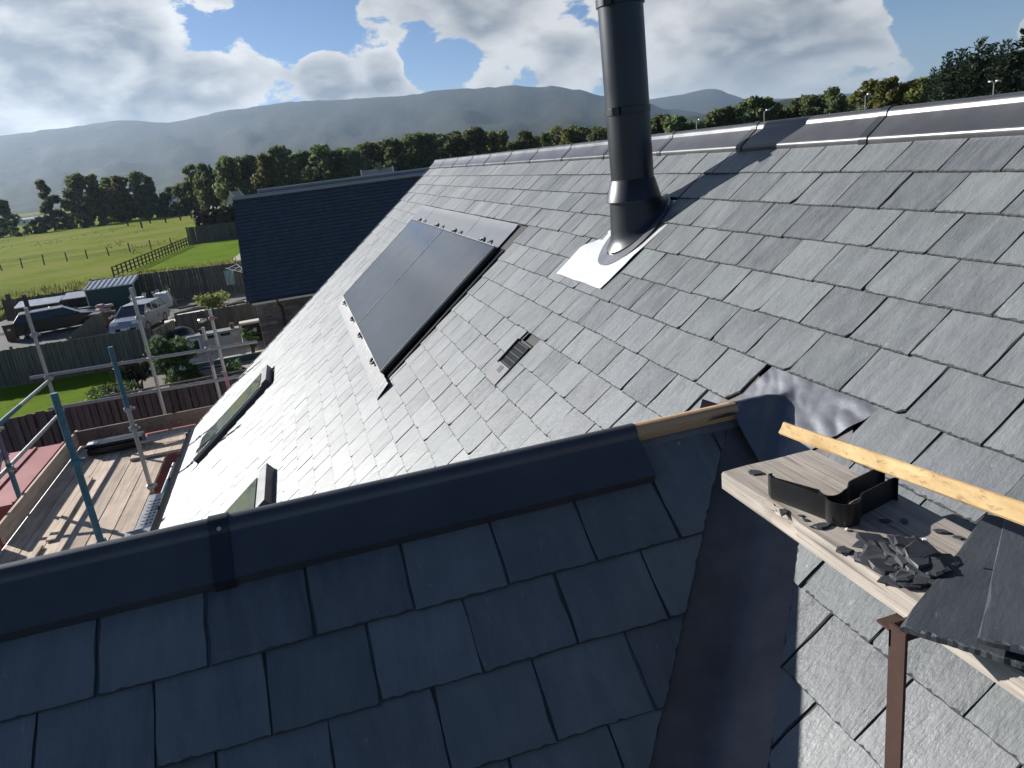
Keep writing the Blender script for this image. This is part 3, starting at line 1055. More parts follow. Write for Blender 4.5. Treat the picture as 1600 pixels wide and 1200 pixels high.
# local x along +Y world, local y across (towards -X), z up
RM = Matrix(((0, -1, 0, XA), (1, 0, 0, 0), (0, 0, 1, ZA + ZC - .004), (0, 0, 0, 1)))
yj = 2.27 - 6 * CAPL
k = 0
yj = 2.277
js = [yj + CAPL * i for i in range(-5, 11)]
js = [j for j in js if j < Y_FAR - .2] + [Y_FAR + .012]
for a, b in zip(js, js[1:]):
    if b - a > CAPL - .01 and b - a < CAPL + .01:
        me = me_cap
    else:
        m_c = MB(); cap_mesh(m_c, b - a - .004, PHI); me = m_c.mesh('ridge_cap', 'ridge_metal', True)
    c = place('ridge_cap', me, house, HINV @ RM @ Matrix.Translation((a, 0, 0)))
    st = place('joint_strap', me_st, c, Matrix.Translation((-.024, 0, 0)))

# dormer ridge: cap with its joint strap, then the bare timber roll
RD = Matrix.Translation((0, YDA, ZDA + ZC + .006))
jd = [-2.62, -1.06 - .30 + .30 - .02, -.29, .728]
jd = [-2.62, -1.31, -.29, .728]
for i, (a, b) in enumerate(zip(jd, jd[1:])):
    m_c = MB(); cap_mesh(m_c, b - a - .003, PD, wing=.108, roll=.027, lip=.028, under=True)
    c = place('ridge_cap', m_c.mesh('ridge_cap', 'ridge_metal', True), house, HINV @ RD @ Matrix.Translation((a, 0, 0)))
    if i:
        m_s = MB(); cap_mesh(m_s, .042, PD, wing=.112, roll=.027, off=.004, lip=.034, under=True)
        stp = place('joint_strap', m_s.mesh('joint_strap', 'ridge_strap', True), c, Matrix.Translation((-.021, 0, 0)))
        sc = MB(); sc.tube([(0.0, -.0285, .011), (0.0, -.0335, .013)], .0048, 10)
        place('screw', sc.mesh('screw', 'screw', True), c, Matrix.Translation((.002, 0, 0)))
rl = MB()
prof = []
for kk in range(14):
    a = R(-40) + R(260) * kk / 13
    prof.append((.025 * math.cos(a), .025 * math.sin(a)))
rl.prism([(h, v) for h, v in prof], W(.60, YDA, ZDA + .006), (0, 1, 0), (0, 0, 1), (1, 0, 0), .415)
# splintered end
ern = random.Random(3)
for kk in range(16):
    a = ern.uniform(R(-20), R(200)); r0 = ern.uniform(.004, .022)
    p = W(1.013, YDA + r0 * math.cos(a), ZDA + .006 + r0 * math.sin(a))
    rl.tube([p, p + Vector((ern.uniform(.008, .024), ern.uniform(-.004, .004), ern.uniform(-.003, .008)))], .0022, 4, rs=[.0026, .0004])
rl.build('timber_ridge_roll', 'wood_roll', house, smooth=True)

# ---------------------------------------------------------------- lead valley and lead saddle
VDIR = Vector((-1 / math.tan(PHI), -1 / math.tan(PD), -1.0)).normalized()
VTOP = W(X0 + (ZDA - Z0) / math.tan(PHI), YDA, ZDA)
pm = Vector((CP, 0, SP)); pm = (pm - VDIR * pm.dot(VDIR)).normalized()          # up the main roof, away from the valley
pdv = Vector((0, CD, SD_)); pdv = (pdv - VDIR * pdv.dot(VDIR)).normalized()     # up the dormer
nm, nd_ = Vector((-SP, 0, CP)), Vector((0, -SD_, CD))
def valley(far):
    rows = []
    for i in range(60):
        t = 0.06 + i * .055
        row = []
        for j in range(25):
            c = -.20 + .42 * j / 24
            e = .045
            wd, wm = (math.sqrt(c * c + e * e) - c) / 2, (math.sqrt(c * c + e * e) + c) / 2
            q = VTOP + VDIR * t + pdv * wd + pm * wm
            lift = -.0165 + .0022 * mnoise.noise(q * 9) + .0012 * mnoise.noise(q * 27)
            q = q + (nm + nd_).normalized() * lift
            if far:
                q = Vector((q.x, 2 * YDA - q.y, q.z))
            row.append(q)
        rows.append(row)
    m = MB(); m.sheet(rows)
    m.build('lead_valley', 'lead_valley', house, smooth='all')
valley(False); valley(True)


def zsaddle(x, y):
    a = zmain(x)
    b = ZDA - (math.sqrt((y - YDA) ** 2 + .022 ** 2) - .022) * math.tan(PD) + .024 * math.exp(-((y - YDA) / .03) ** 2)
    k = .035
    h = max(k - abs(a - b), 0) / k
    return max(a, b) + h * h * k * .25


rows = []
NX, NY = 64, 70
for i in range(NX):
    row = []
    u = i / (NX - 1)
    for j in range(NY):
        v = j / (NY - 1)
        y = 1.505 + (1.865 - 1.505) * v
        ylo = 1.335 + .05 * u
        x0 = 1.000 + .012 * math.sin(v * 9) * (v - .4)
        x1 = 1.262
        x = x0 + (x1 - x0) * u
        y = (1.52 + (1.385 - 1.52) * min(1, u * 1.25)) * (1 - v) + (1.80 + .03 * (1 - u)) * v
        z = zsaddle(x, y) + .0065
        q = Vector((x, y, 0))
        q2 = Vector((x * .5 + y * .9, x * .9 - y * .35, 0))
        wr = abs(mnoise.noise(Vector((q2.x * 9, q2.y * 26, 0)))) * .011 + mnoise.noise(Vector((q2.x * 24, q2.y * 50, 3))) * .0022
        onmain = max(0.0, min(1.0, (zmain(x) - zdorm(y)) / .05 + .5))
        z += wr * (0.12 + 0.42 * onmain) - .016 * onmain
        row.append(W(x, y, z))
    rows.append(row)
mb = MB(); mb.sheet(rows); mb.build('lead_saddle', 'lead', house, smooth='all')

# ---------------------------------------------------------------- flue through the roof
FX, FY = 1.535, 3.318
zr = zmain(FX)
fl = MB()
def ring(r, z, n=40): return [W(FX + r * math.cos(2 * math.pi * k / n), FY + r * math.sin(2 * math.pi * k / n), z) for k in range(n)]
def lathe(mb, prof, n=40):
    rows = [ring(r, z, n) for r, z in prof]
    for a in rows:
        a.append(a[0])
    mb.sheet(rows)
lathe(fl, [(.099, -.32), (.099, .098), (.1003, .099), (.1003, .102), (.099, .103), (.099, .548), (.1003, .549), (.1003, .552), (.099, .553), (.099, 1.9), (.0, 1.9)])
flue = fl.build('flue_pipe', 'flue_black', house, smooth=True)
flue['label'] = 'black twin-wall flue pipe rising from an aluminium flashing'
cb = MB(); lathe(cb, [(.0992, .084), (.1032, .086), (.1032, .114), (.0992, .116)])
cb.box(W(FX - .085, FY - .070, .100), (.032, .030, .034), mat=Matrix.Rotation(R(45), 3, 'Z'))
cb.build('clamp_band', 'flue_black', flue, smooth=True)
cb = MB(); lathe(cb, [(.0995, .532), (.106, .534), (.106, .566), (.0995, .568)])
cb.box(W(FX - .085, FY - .074, .55), (.045, .034, .040), mat=Matrix.Rotation(R(45), 3, 'Z'))
cb.build('clamp_band', 'flue_black', flue, smooth=True)
sk = MB(); lathe(sk, [(.0995, -.196), (.103, -.200), (.128, -.292), (.126, -.296), (.116, -.292)])
sk.build('storm_collar', 'flue_black', flue, smooth=True)
# base cone that leans with the roof
bc = MB()
rows = []
for i in range(9):
    t = i / 8
    row = []
    for k in range(41):
        a = 2 * math.pi * k / 40
        top_p = Vector((FX + .112 * math.cos(a), FY + .112 * math.sin(a), -.27))
        rr = .128
        bx, by = FX + rr * math.cos(a) * 1.06 + .012, FY + rr * math.sin(a)
        bot = Vector((bx, by, zmain(bx) + .006))
        q = top_p.lerp(bot, t ** 1.0)
        fl_ = .022 * max(0, (t - .75) / .25) ** 2
        q.x += fl_ * math.cos(a); q.y += fl_ * math.sin(a)
        if t > .74:
            q.z = max(q.z, zmain(q.x) + .006)
        row.append(W(q.x, q.y, q.z))
    rows.append(row)
bc.sheet(rows)
bc.build('flashing_cone', 'flue_black', flue, smooth='all')
fr = MB()
rows = []
for r_ in (.135, .150, .168, .185):
    row = []
    for k in range(49):
        a = 2 * math.pi * k / 48
        u, v = r_ * math.sin(a), r_ * 1.22 * math.cos(a)
        s_c = (X0 - FX) / CP + .012
        p = FM @ Vector((-(FY + u), -(s_c - v), .010 - .004 * (r_ - .135) / .05))
        row.append(p)
    rows.append(row)
fr.sheet(rows); fr.build('flashing_ring', 'lead', flue, smooth='all')
fp = MB()
outline = [(3.725, 1.149), (3.132, 1.149), (3.128, 1.035), (3.09, .90), (3.07, .60), (3.60, .60), (3.58, .875), (3.73, 1.03)]
def plate(mb, outline, n0, n1, M=FM, step=None):
    o = [M @ Vector((-y, -s, n1 if not callable(n1) else n1(y, s))) for y, s in outline]
    b = [M @ Vector((-y, -s, (n1 if not callable(n1) else n1(y, s)) - n0)) for y, s in outline]
    k = len(outline)
    mb.add(o + b, [tuple(range(k)), tuple(reversed(range(k, 2 * k)))] + [(i, i + k, (i + 1) % k + k, (i + 1) % k) for i in range(k)])
grid = MB()
rows = []
for i in range(22):
    s = .60 + .549 * i / 21
    ya = 3.07 + (3.132 - 3.07) * max(0, (s - .6) / .549)
    yb = 3.60 if s < .90 else 3.60 + .125 * min(1, (s - .90) / .05)
    row = []
    for j in range(26):
        y = ya + (yb - ya) * j / 25
        n = (.0035 if s > .95 else -.0075 + .011 * max(0, (s - .75) / .2)) + .0022 * mnoise.noise(Vector((y * 14, s * 14, 1)))
        if s > 1.1:
            n += .004 * (s - 1.1) / .05 * (.5 + .5 * math.sin(y * 23))
        row.append(FM @ Vector((-y, -s, n)))
    rows.append(row[::-1])
grid.sheet(rows)
grid.build('flashing_plate', 'aluminium', flue, smooth='all')

# ---------------------------------------------------------------- solar array set into the slating
PY0, PYM, PY1 = 4.90, 6.625, 8.35
PS0, PS1, PN = 1.135, 2.262, .052
def rbox(mb, y0, y1, s0, s1, n0, n1, mi=0):
    mb.add([FM @ Vector((-y, -s, n)) for n in (n0, n1) for s in (s1, s0) for y in (y1, y0)],
           [(0, 2, 3, 1), (4, 5, 7, 6), (0, 1, 5, 4), (2, 6, 7, 3), (0, 4, 6, 2), (1, 3, 7, 5)], mi)
tr = MB(); rbox(tr, 4.79, 8.72, .90, 2.30, -.024, -.010)
tray = tr.build('panel_tray', 'tray_black', house)
for y0, y1 in ((PY0, PYM - .006), (PYM + .006, PY1)):
    g = MB(); rbox(g, y0 + .009, y1 - .009, PS0 + .009, PS1 - .009, PN - .03, PN - .0005)
    p = g.build('solar_panel', 'panel_glass', house)
    f = MB()
    rbox(f, y0, y0 + .009, PS0, PS1, PN - .038, PN + .001); rbox(f, y1 - .009, y1, PS0, PS1, PN - .038, PN + .001)
    rbox(f, y0 + .0092, y1 - .0092, PS0, PS0 + .009, PN - .038, PN + .001); rbox(f, y0 + .0092, y1 - .0092, PS1 - .009, PS1, PN - .038, PN + .001)
    f.build('panel_frame', 'panel_frame', p)
    e = MB(); rbox(e, y0 + .002, y1 - .002, PS0 - .004, PS0 - .0005, PN - .02, PN + .0015); rbox(e, y0 + .002, y1 - .002, PS1 + .0005, PS1 + .004, PN - .02, PN + .0015)
    rbox(e, y0 - .0028, y0 - .0004, PS0, PS1, PN - .012, PN + .0016); rbox(e, y1 + .0004, y1 + .0028, PS0, PS1, PN - .012, PN + .0016)
    e.build('edge_trim', 'galv_steel', p)
    for q in (.22, .78):
        for ss, dirn in ((PS0, -1), (PS1, 1)):
            yc = y0 + (y1 - y0) * q
            c = MB()
            pr = []
            for kk in range(9):
                a = R(180) * kk / 8
                pr.append((.055 * math.cos(a), .034 * math.sin(a)))
            for h_ in range(8):
                (a0, b0), (a1, b1) = pr[h_], pr[h_ + 1]
                pa = FM @ Vector((-(yc + a0), -(ss + dirn * (.004 + b0)), PN - .004)); pb = FM @ Vector((-(yc + a1), -(ss + dirn * (.004 + b1)), PN - .004))
                c.tube([pa, pb], .010, 6)
            c.build('panel_hook', 'tray_black', p, smooth=True)
sr = MB(); rbox(sr, 4.825, 4.850, 1.12, 2.25, -.009, .004); sr.build('side_rail', 'panel_frame', house)
sr = MB(); rbox(sr, 4.852, 4.857, 1.14, 2.24, -.009, .006); sr.build('rail_trim', 'aluminium', house)
# head flashing in lapped lengths
ed = [4.98, 6.02, 7.02, 7.98, 8.74]
for i, (a, b) in enumerate(zip(ed, ed[1:])):
    m = MB()
    rows = []
    for ii in range(7):
        s = .905 + .235 * ii / 6
        rows.append([FM @ Vector((-(a + (b - a + .012) * (1 - j / 8)), -s, .004 + .0016 * (i % 2) + (.006 if ii == 0 else 0) + .0012 * mnoise.noise(Vector((j * .8 + i * 9, s * 30, 0))))) for j in range(9)])
    m.sheet(rows); m.build('head_flashing', 'lead_dark', house, smooth='all')
# pleated apron below the panels
rows = []
for ii in range(12):
    s = 2.262 + .125 * ii / 11
    rows.append([FM @ Vector((-(8.42 - (8.42 - 4.66) * j / 240), -s, .020 * (1 - ii / 11) + .006 + .0045 * math.sin(j * 1.15 + .5 * math.sin(j * .31)) * (1 - .75 * ii / 11) + .002 * mnoise.noise(Vector((j * .3, s * 40, 2))))) for j in range(241)])
m = MB(); m.sheet(rows); m.build('apron_flashing', 'lead_apron', house, smooth='all')

# ---------------------------------------------------------------- roof windows
for (y0, y1) in SKYL:
    s0, s1 = (3.53, 4.68) if y0 > 7 else (3.42, 4.62)
    a, b = y0 + .02, y1 - .04
    f = MB()
    hgt = .06
    for (ya, yb, sa, sb) in ((a, a + .06, s0, s1), (b - .06, b, s0, s1), (a + .0602, b - .0602, s0, s0 + .07), (a + .0602, b - .0602, s1 - .07, s1)):
        rbox(f, ya, yb, sa, sb, -.02, hgt)
    win = f.build('roof_window', 'frame_grey', house)
    g = MB(); rbox(g, a + .0604, b - .0604, s0 + .0704, s1 - .0704, .04, .070); g.build('pane', 'window_glass', win)
    h = MB(); rbox(h, a - .012, b + .012, s0 - .04, s0 + .04, -.015, hgt + .014); h.build('hood', 'frame_grey', win)
    t_ = MB(); rbox(t_, a - .008, a - .0005, s0 + .08, s1 - .01, hgt - .02, hgt + .012); t_.build('side_trim', 'galv_steel', win)
    fl2 = MB(); rbox(fl2, a - .05, b + .05, s1 + .001, s1 + .10, -.012, .004); fl2.build('apron', 'lead', win)

# ---------------------------------------------------------------- vent slate
v = MB(); rbox(v, 3.300, 3.470, 1.54, 1.80, -.012, -.004); vent = v.build('vent_slate', 'tray_black', house)
v = MB(); rbox(v, 3.298, 3.472, 1.690, 1.792, -.0035, .006); v.build('vent_apron', 'vent_grey', vent)
v = MB(); rbox(v, 3.36, 3.41, 1.70, 1.735, .0062, .0075); v.build('vent_tab', 'frame_grey', vent)
for i in range(11):
    yy = 3.305 + .162 * i / 10
    b_ = MB(); rbox(b_, yy - .002, yy + .002, 1.552, 1.690, -.0038, .003); b_.build('grille_bar', 'frame_grey', vent)
for i in range(5):
    ss = 1.56 + .122 * i / 4
    b_ = MB(); rbox(b_, 3.303, 3.469, ss - .002, ss + .002, -.0037, .0022); b_.build('grille_bar', 'frame_grey', vent)
hb = MB(); rbox(hb, 3.47, 3.478, 1.545, 1.70, -.004, .012); hb.build('vent_hood', 'tray_black', vent)

# ---------------------------------------------------------------- gutter, verge
XE = X0 - S_EAVE * CP
ZE = Z0 - S_EAVE * SP
gt = MB()
rows = []
for y in (3.4, Y_FAR + .05):
    row = []
    for kk in range(11):
        a = R(180) + R(180) * kk / 10
        row.append(W(XE - .045 + .056 * math.cos(a), y, ZE - .025 + .056 * math.sin(a)))
    for kk in range(11):
        a = R(360) - R(180) * kk / 10
        row.append(W(XE - .045 + .052 * math.cos(a), y, ZE - .025 + .052 * math.sin(a)))
    row.append(row[0])
    rows.append(row)
gt.sheet(rows)
gut = gt.build('gutter', 'gutter_black', house, smooth=True)
for i in range(9):
    c = MB(); c.box(W(XE - .100, 4.0 + i * .8, ZE - .03), (.012, .05, .06)); c.build('gutter_bracket', 'gutter_black', gut)
vg = MB(); rbox(vg, Y_FAR + .001, Y_FAR + .03, S_APEX, S_EAVE, -.06, .004); vg.build('verge_trim', 'frame_grey', house)

# ================================================================ ON THE ROOF: plank, bracket, offcuts
PZ = -.665
PX0, PX1, PYE = .72, .935, 1.235
pl = thing('scaffold_plank', 'weathered timber plank laid level beside the lead valley, littered with slate offcuts', 'plank', W(PX0, PYE, PZ - .038))
m = MB()
prn = random.Random(17)
rows = []
# top and sides as a lightly worn section swept along the plank
sec = [(0, -.036), (0, -.004), (.004, 0), (.06, .0006), (.12, -.0003), (.175, .0004), (.211, 0), (.215, -.004), (.215, -.036), (.212, -.038), (.003, -.038)]
ys_ = [0, -.006, -.05, -.12, -.165, -.19, -.24, -.35, -.5, -.7, -1.0, -1.5, -2.2]
for y in ys_:
    row = []
    for (h, v) in sec:
        dx = 0
        # a split-out bite in the front edge
        if h < .01 and -.24 < y < -.10 and v > -.03:
            dx = .011 * (1 - abs(y + .175) / .07)
        row.append(W(PX0 + max(h, h + dx) + (mnoise.noise(Vector((h * 30, y * 6, 1))) * .0012), PYE + y + (.003 * mnoise.noise(Vector((h * 40, v * 60, 7))) if y == 0 else 0), PZ + v))
    row.append(row[0])
    rows.append(row)
m.sheet([r[::-1] for r in rows])
n = len(sec)
m.add([p for p in rows[0][:n]], [tuple(range(n))], 1)
m.add([p for p in rows[-1][:n]], [tuple(reversed(range(n)))], 1)
m.build('board', ['wood_plank', 'wood_end'], pl)
# torn splinters along the front edge
for i in range(4):
    q = W(PX0 + .006, PYE - .13 - i * .035, PZ - .002)
    s_ = MB(); s_.add([q, q + Vector((-.004, -.05, -.004)), q + Vector((-.003, -.012, -.012)), q + Vector((.003, -.03, .001))], [(0, 1, 2), (0, 3, 1), (0, 2, 3), (1, 3, 2)])
    s_.build('splinter', 'wood_plank', pl)

bk_ = thing('roof_bracket', 'rusty angle-iron bracket holding the plank off the slates', 'bracket', W(.70, .745, zmain(.70)))
def angle(p0, p1, a, b, w=.03, t=.004):
    mb = MB()
    p0, p1, a, b = Vector(p0), Vector(p1), Vector(a), Vector(b)
    sec = [(0, 0), (w, 0), (w, t), (t, t), (t, w), (0, w)]
    vs = [p0 + a * u + b * v for u, v in sec] + [p1 + a * u + b * v for u, v in sec]
    mb.add(vs, [(5, 4, 3, 2, 1, 0), (6, 7, 8, 9, 10, 11)] + [(i, (i + 1) % 6, 6 + (i + 1) % 6, 6 + i) for i in range(6)])
    return mb
angle(W(.688, .745, zmain(.70) - .01), W(.688, .745, -.694), (1, 0, 0), (0, -1, 0)).build('upright', 'rust_steel', bk_)
angle(W(.688, .741, -.7045), W(1.14, .741, -.7045), (0, 1, 0), (0, 0, -1), .028).build('bearer', 'rust_steel', bk_)
m = MB(); m.bevel_box(W(.660, .80, zmain(.655) + .0125), (.05, .085, .006), .001, mat=Matrix.Rotation(-PHI, 3, 'Y')); m.build('foot_tab', 'rust_steel', bk_)
m = MB(); q = W(.656, .815, zmain(.652) + .0145); m.tube([q, q + nm * .003], .0055, 12); m.build('bolt_hole', 'tray_black', bk_)

# the black strap, standing on its edge: wing, roll, wing
st = thing('ridge_strap_clip', 'black plastic ridge strap standing on its edge on the plank', 'strap', W(.78, 1.0, PZ))
path = [(.733, 1.082), (.740, 1.090)]
path = [(.7445, 1.092), (.7375, 1.096), (.7355, 1.089), (.7605, 1.003), (.7630, .994)]
cx_, cy_, rr_ = .7905, .968, .027
for kk in range(13):
    a = R(150) + R(175) * kk / 12
    path.append((cx_ + rr_ * math.cos(a), cy_ + rr_ * math.sin(a)))
path += [(.822, .962), (.830, .9655), (.905, .985), (.911, .984), (.912, .978)]
m = MB()
def ribbon(mb, path, z0, z1, t=.0018, zf=None):
    n = len(path)
    L, Rr = [], []
    for i, (x, y) in enumerate(path):
        x0, y0 = path[max(i - 1, 0)]; x1, y1 = path[min(i + 1, n - 1)]
        d = Vector((x1 - x0, y1 - y0)).normalized()
        nn = Vector((-d.y, d.x)) * t / 2
        L.append((x + nn.x, y + nn.y)); Rr.append((x - nn.x, y - nn.y))
    vs = [W(x, y, z0) for x, y in L] + [W(x, y, z1) for x, y in L] + [W(x, y, z0) for x, y in Rr] + [W(x, y, z1) for x, y in Rr]
    fs = []
    for i in range(n - 1):
        fs += [(i, n + i, n + i + 1, i + 1), (2 * n + i, 2 * n + i + 1, 3 * n + i + 1, 3 * n + i), (n + i, 3 * n + i, 3 * n + i + 1, n + i + 1), (i, i + 1, 2 * n + i + 1, 2 * n + i)]
    fs += [(0, 2 * n, 3 * n, n), (n - 1, 2 * n - 1, 4 * n - 1, 3 * n - 1)]
    mb.add(vs, fs)
ribbon(m, path, PZ + .0008, PZ + .043)
m.build('strap', 'black_plastic', st, smooth=True)
st2 = thing('ridge_strap_clip', 'second black plastic ridge strap nested just behind the first on the plank', 'strap', W(.80, 1.03, PZ))
path2 = []
for q, (x, y) in enumerate(path):
    f = max(0.0, min(1.0, (x - .735) / .06))
    path2.append((x + .003 + .012 * f, y + .008 + .040 * f))
m = MB(); ribbon(m, path2, PZ + .0008, PZ + .042); m.build('strap', 'black_plastic', st2, smooth=True)
for (dx, dz) in ((-.62, .012), (.55, .030)):
    a = R(238 + dx * 70)
    q = W(cx_ + (rr_ + .001) * math.cos(a), cy_ + (rr_ + .001) * math.sin(a), PZ + dz)
    m = MB(); m.tube([q, q + Vector((math.cos(a), math.sin(a), 0)) * .0012], .0024, 10); m.build('screw_hole', 'tray_black', st)


def shard_mesh(rn, size, thick=.006, elong=1.6):
    n = rn.randint(5, 8)
    pts = []
    for k in range(n):
        a = 2 * math.pi * (k + rn.uniform(-.3, .3)) / n
        r = size * rn.uniform(.55, 1.0)
        pts.append((r * math.cos(a) * elong, r * math.sin(a)))
    mb = MB()
    inn = [(x * rn.uniform(.72, .93), y * rn.uniform(.72, .93)) for x, y in pts]
    t = thick
    mb.add([(x, y, t + rn.uniform(-.0006, .0006)) for x, y in inn] + [(x, y, t * rn.uniform(.3, .8)) for x, y in pts] + [(x * .97, y * .97, 0) for x, y in pts],
           [tuple(range(n))] + [(i, i + n, (i + 1) % n + n, (i + 1) % n) for i in range(n)] + [(i + n, i + 2 * n, (i + 1) % n + 2 * n, (i + 1) % n + n) for i in range(n)] + [tuple(reversed(range(2 * n, 3 * n)))])
    return mb.mesh('slate_chip', 'chip_dark')


crn = random.Random(77)
SH = [shard_mesh(crn, .025, .0055, crn.uniform(1.2, 2.0)) for _ in range(12)]
PILE = 'broken slate offcuts heaped on the plank'
i = 0
pil = []
for k in range(62):
    a = crn.uniform(0, 2 * math.pi); r = abs(crn.gauss(0, .55))
    r = min(r, 1.0)
    x = .786 + .056 * r * math.cos(a); y = .802 + .085 * r * math.sin(a)
    h = max(0, .024 * (1 - r * 1.05)) * crn.uniform(.1, 1.0)
    pil.append((h, x, y))
pil.sort()
for h, x, y in pil:
    sc_ = crn.uniform(.6, 1.25)
    M = Matrix.Translation(W(x, y, PZ + .0015 + h)) @ Matrix.Rotation(crn.uniform(0, 6.28), 4, 'Z') @ Matrix.Rotation(crn.gauss(0, .15), 4, 'X') @ Matrix.Rotation(crn.gauss(0, .15), 4, 'Y') @ Matrix.Scale(sc_, 4)
    o = place('slate_offcut', crn.choice(SH), None, M)
    lab(o, 'dark jagged slate offcut in the heap on the plank', 'slate offcut', 'heap of slate offcuts on the plank')
loose = [(.772, 1.196, .55, 'angular slate flake near the far end of the plank'), (.722, 1.035, .40, 'small slate chip on the plank edge by the black strap'),
         (.745, .965, .55, 'pointed slate chip in front of the black strap roll'), (.727, .885, .55, 'oval slate chip lying alone at the plank front edge'),
         (.868, .915, .35, None), (.892, .862, .42, None), (.900, .838, .30, None), (.897, .815, .25, None), (.885, .80, .22, None), (.737, .995, .22, None), (.845, .93, .30, None), (.74, 1.01, .18, None)]
for x, y, s_, l_ in loose:
    M = Matrix.Translation(W(x, y, PZ + .0012)) @ Matrix.Rotation(crn.uniform(0, 6.28), 4, 'Z') @ Matrix.Rotation(crn.gauss(0, .05), 4, 'X') @ Matrix.Scale(s_, 4)
    o = place('slate_chip', crn.choice(SH), None, M)
    lab(o, l_ or 'small loose slate chip scattered on the plank', 'slate chip', None if l_ else 'loose slate chips on the plank')
for x, y, z in ((.772, .935, PZ + .003), (.792, .972, PZ + .004), (.800, .962, PZ + .004), (.797, .80, PZ + .045)):
    m = MB(); m.bevel_box((0, 0, 0), (.007, .0045, .003), .001)
    o = place('white_fleck', m.mesh('white_fleck', 'white_chip'), None, Matrix.Translation(W(x, y, z)) @ Matrix.Rotation(crn.uniform(0, 3), 4, 'Z'))
    lab(o, 'tiny white fleck of debris among the slate offcuts and strap', 'debris', 'white flecks on the plank')

# two whole slates stacked on the near end of the plank
big1 = slate_mesh('loose_slate', [(-.13, 0), (.13, .006), (.125, .40), (-.125, .40)], crn, 'slate_new', 0.0, .009, .006, 1.0)
big2 = slate_mesh('loose_slate', [(-.12, 0), (.12, 0), (.12, .40), (-.12, .395)], crn, 'slate_new', 0.0, .008, .008, 1.0)
def flat_slate(me, p_left, p_right, z, tiltx=0.0, label=''):
    """p_left, p_right: the tail corners in plan"""
    a, b = Vector(p_left), Vector(p_right)
    u = (b - a).normalized()
    c = (a + b) / 2
    up = Vector((-u.y, u.x))
    M = Matrix(((u.x, up.x, 0, c.x), (u.y, up.y, 0, c.y), (0, 0, 1, z + ZC), (0, 0, 0, 1)))
    o = place('loose_slate', me, None, M @ Matrix.Rotation(tiltx, 4, 'X'))
    return lab(o, label, 'slate')
flat_slate(big1, (.645, .680), (.775, .455), PZ + .0225, R(-3.0), 'loose slate overhanging the plank, its ragged edge towards the valley')
flat_slate(big2, (.686, .603), (.832, .413), PZ + .042, R(-3.0), 'upper loose slate with pale scratches lying across another slate')
m = MB(); m.bevel_box((0, 0, 0), (.21, .16, .012), .002)
o = place('slate_packer', m.mesh('slate_packer', 'slate_new'), None, Matrix.Translation(W(.835, .575, PZ + .0065)) @ Matrix.Rotation(R(20), 4, 'Z'))
lab(o, 'slate lying flat on the plank beneath the two loose slates', 'slate')

# sawn batten leaning across
b0, b1 = W(.862, 1.215, -.600), W(.655, .10, -.375)
d = (b1 - b0).normalized()
side = d.cross(Vector((0, 0, 1))).normalized()
upv = side.cross(d)
tw = Matrix.Rotation(R(-28), 3, d)
side, upv = tw @ side, tw @ upv
m = MB()
rows = []
brn = random.Random(4)
Lb = (b1 - b0).length
stt = [0, .004, .02, .05, .1, .2, .35, .5, .7, .9, Lb]
for t_ in stt:
    row = []
    for (a, b) in ((-.0185, -.0125), (.0165, -.0125), (.0185, -.0105), (.0185, .0105), (.0165, .0125), (-.0185, .0125)):
        ww = 1 - .55 * max(0, 1 - t_ / .05) * (1 if a < 0 else 0)
        row.append(b0 + d * (t_ + (brn.uniform(0, .010) if t_ == 0 else 0)) + side * a * ww + upv * b * 1.0 + Vector((brn.uniform(-.0006, .0006),) * 3))
    row.append(row[0])
    rows.append(row)
m.sheet(rows)
m.add(rows[0][:6], [(5, 4, 3, 2, 1, 0)])
m.add(rows[-1][:6], [(0, 1, 2, 3, 4, 5)])
o = m.build('timber_batten', 'wood_batten', None)
lab(o, 'pale yellow sawn timber batten with a broken end, propped above the plank', 'batten')
# packing that carries the batten's near end: a short stack of slates out of frame
for k in range(14):
    m = MB(); m.bevel_box((0, 0, 0), (.20, .16, .0125), .002)
    o = place('stacked_slate', m.mesh('stacked_slate', 'slate_new'), None, Matrix.Translation(W(.79 + .01 * math.sin(k * 2.1), .255 + .008 * math.cos(k * 3), PZ + .0068 + k * .0128)) @ Matrix.Rotation(.06 * math.sin(k * 1.7), 4, 'Z'))
    lab(o, 'slate in the stack that props the timber batten', 'slate', 'stack of slates under the batten')
# small broken slate leaning at the foot of the bracket
for x, y, rz, l_ in ((.655, .70, .4, 'curled slate shard lying on the slates below the bracket'), (.628, .675, 1.3, 'upright slate splinter beside the bracket foot')):
    M = Matrix.Translation(W(x, y, zmain(x) + .012)) @ Matrix.Rotation(-PHI + .4, 4, 'Y') @ Matrix.Rotation(rz, 4, 'Z') @ Matrix.Scale(1.3, 4)
    lab(place('slate_shard', SH[2], None, M), l_, 'slate shard')

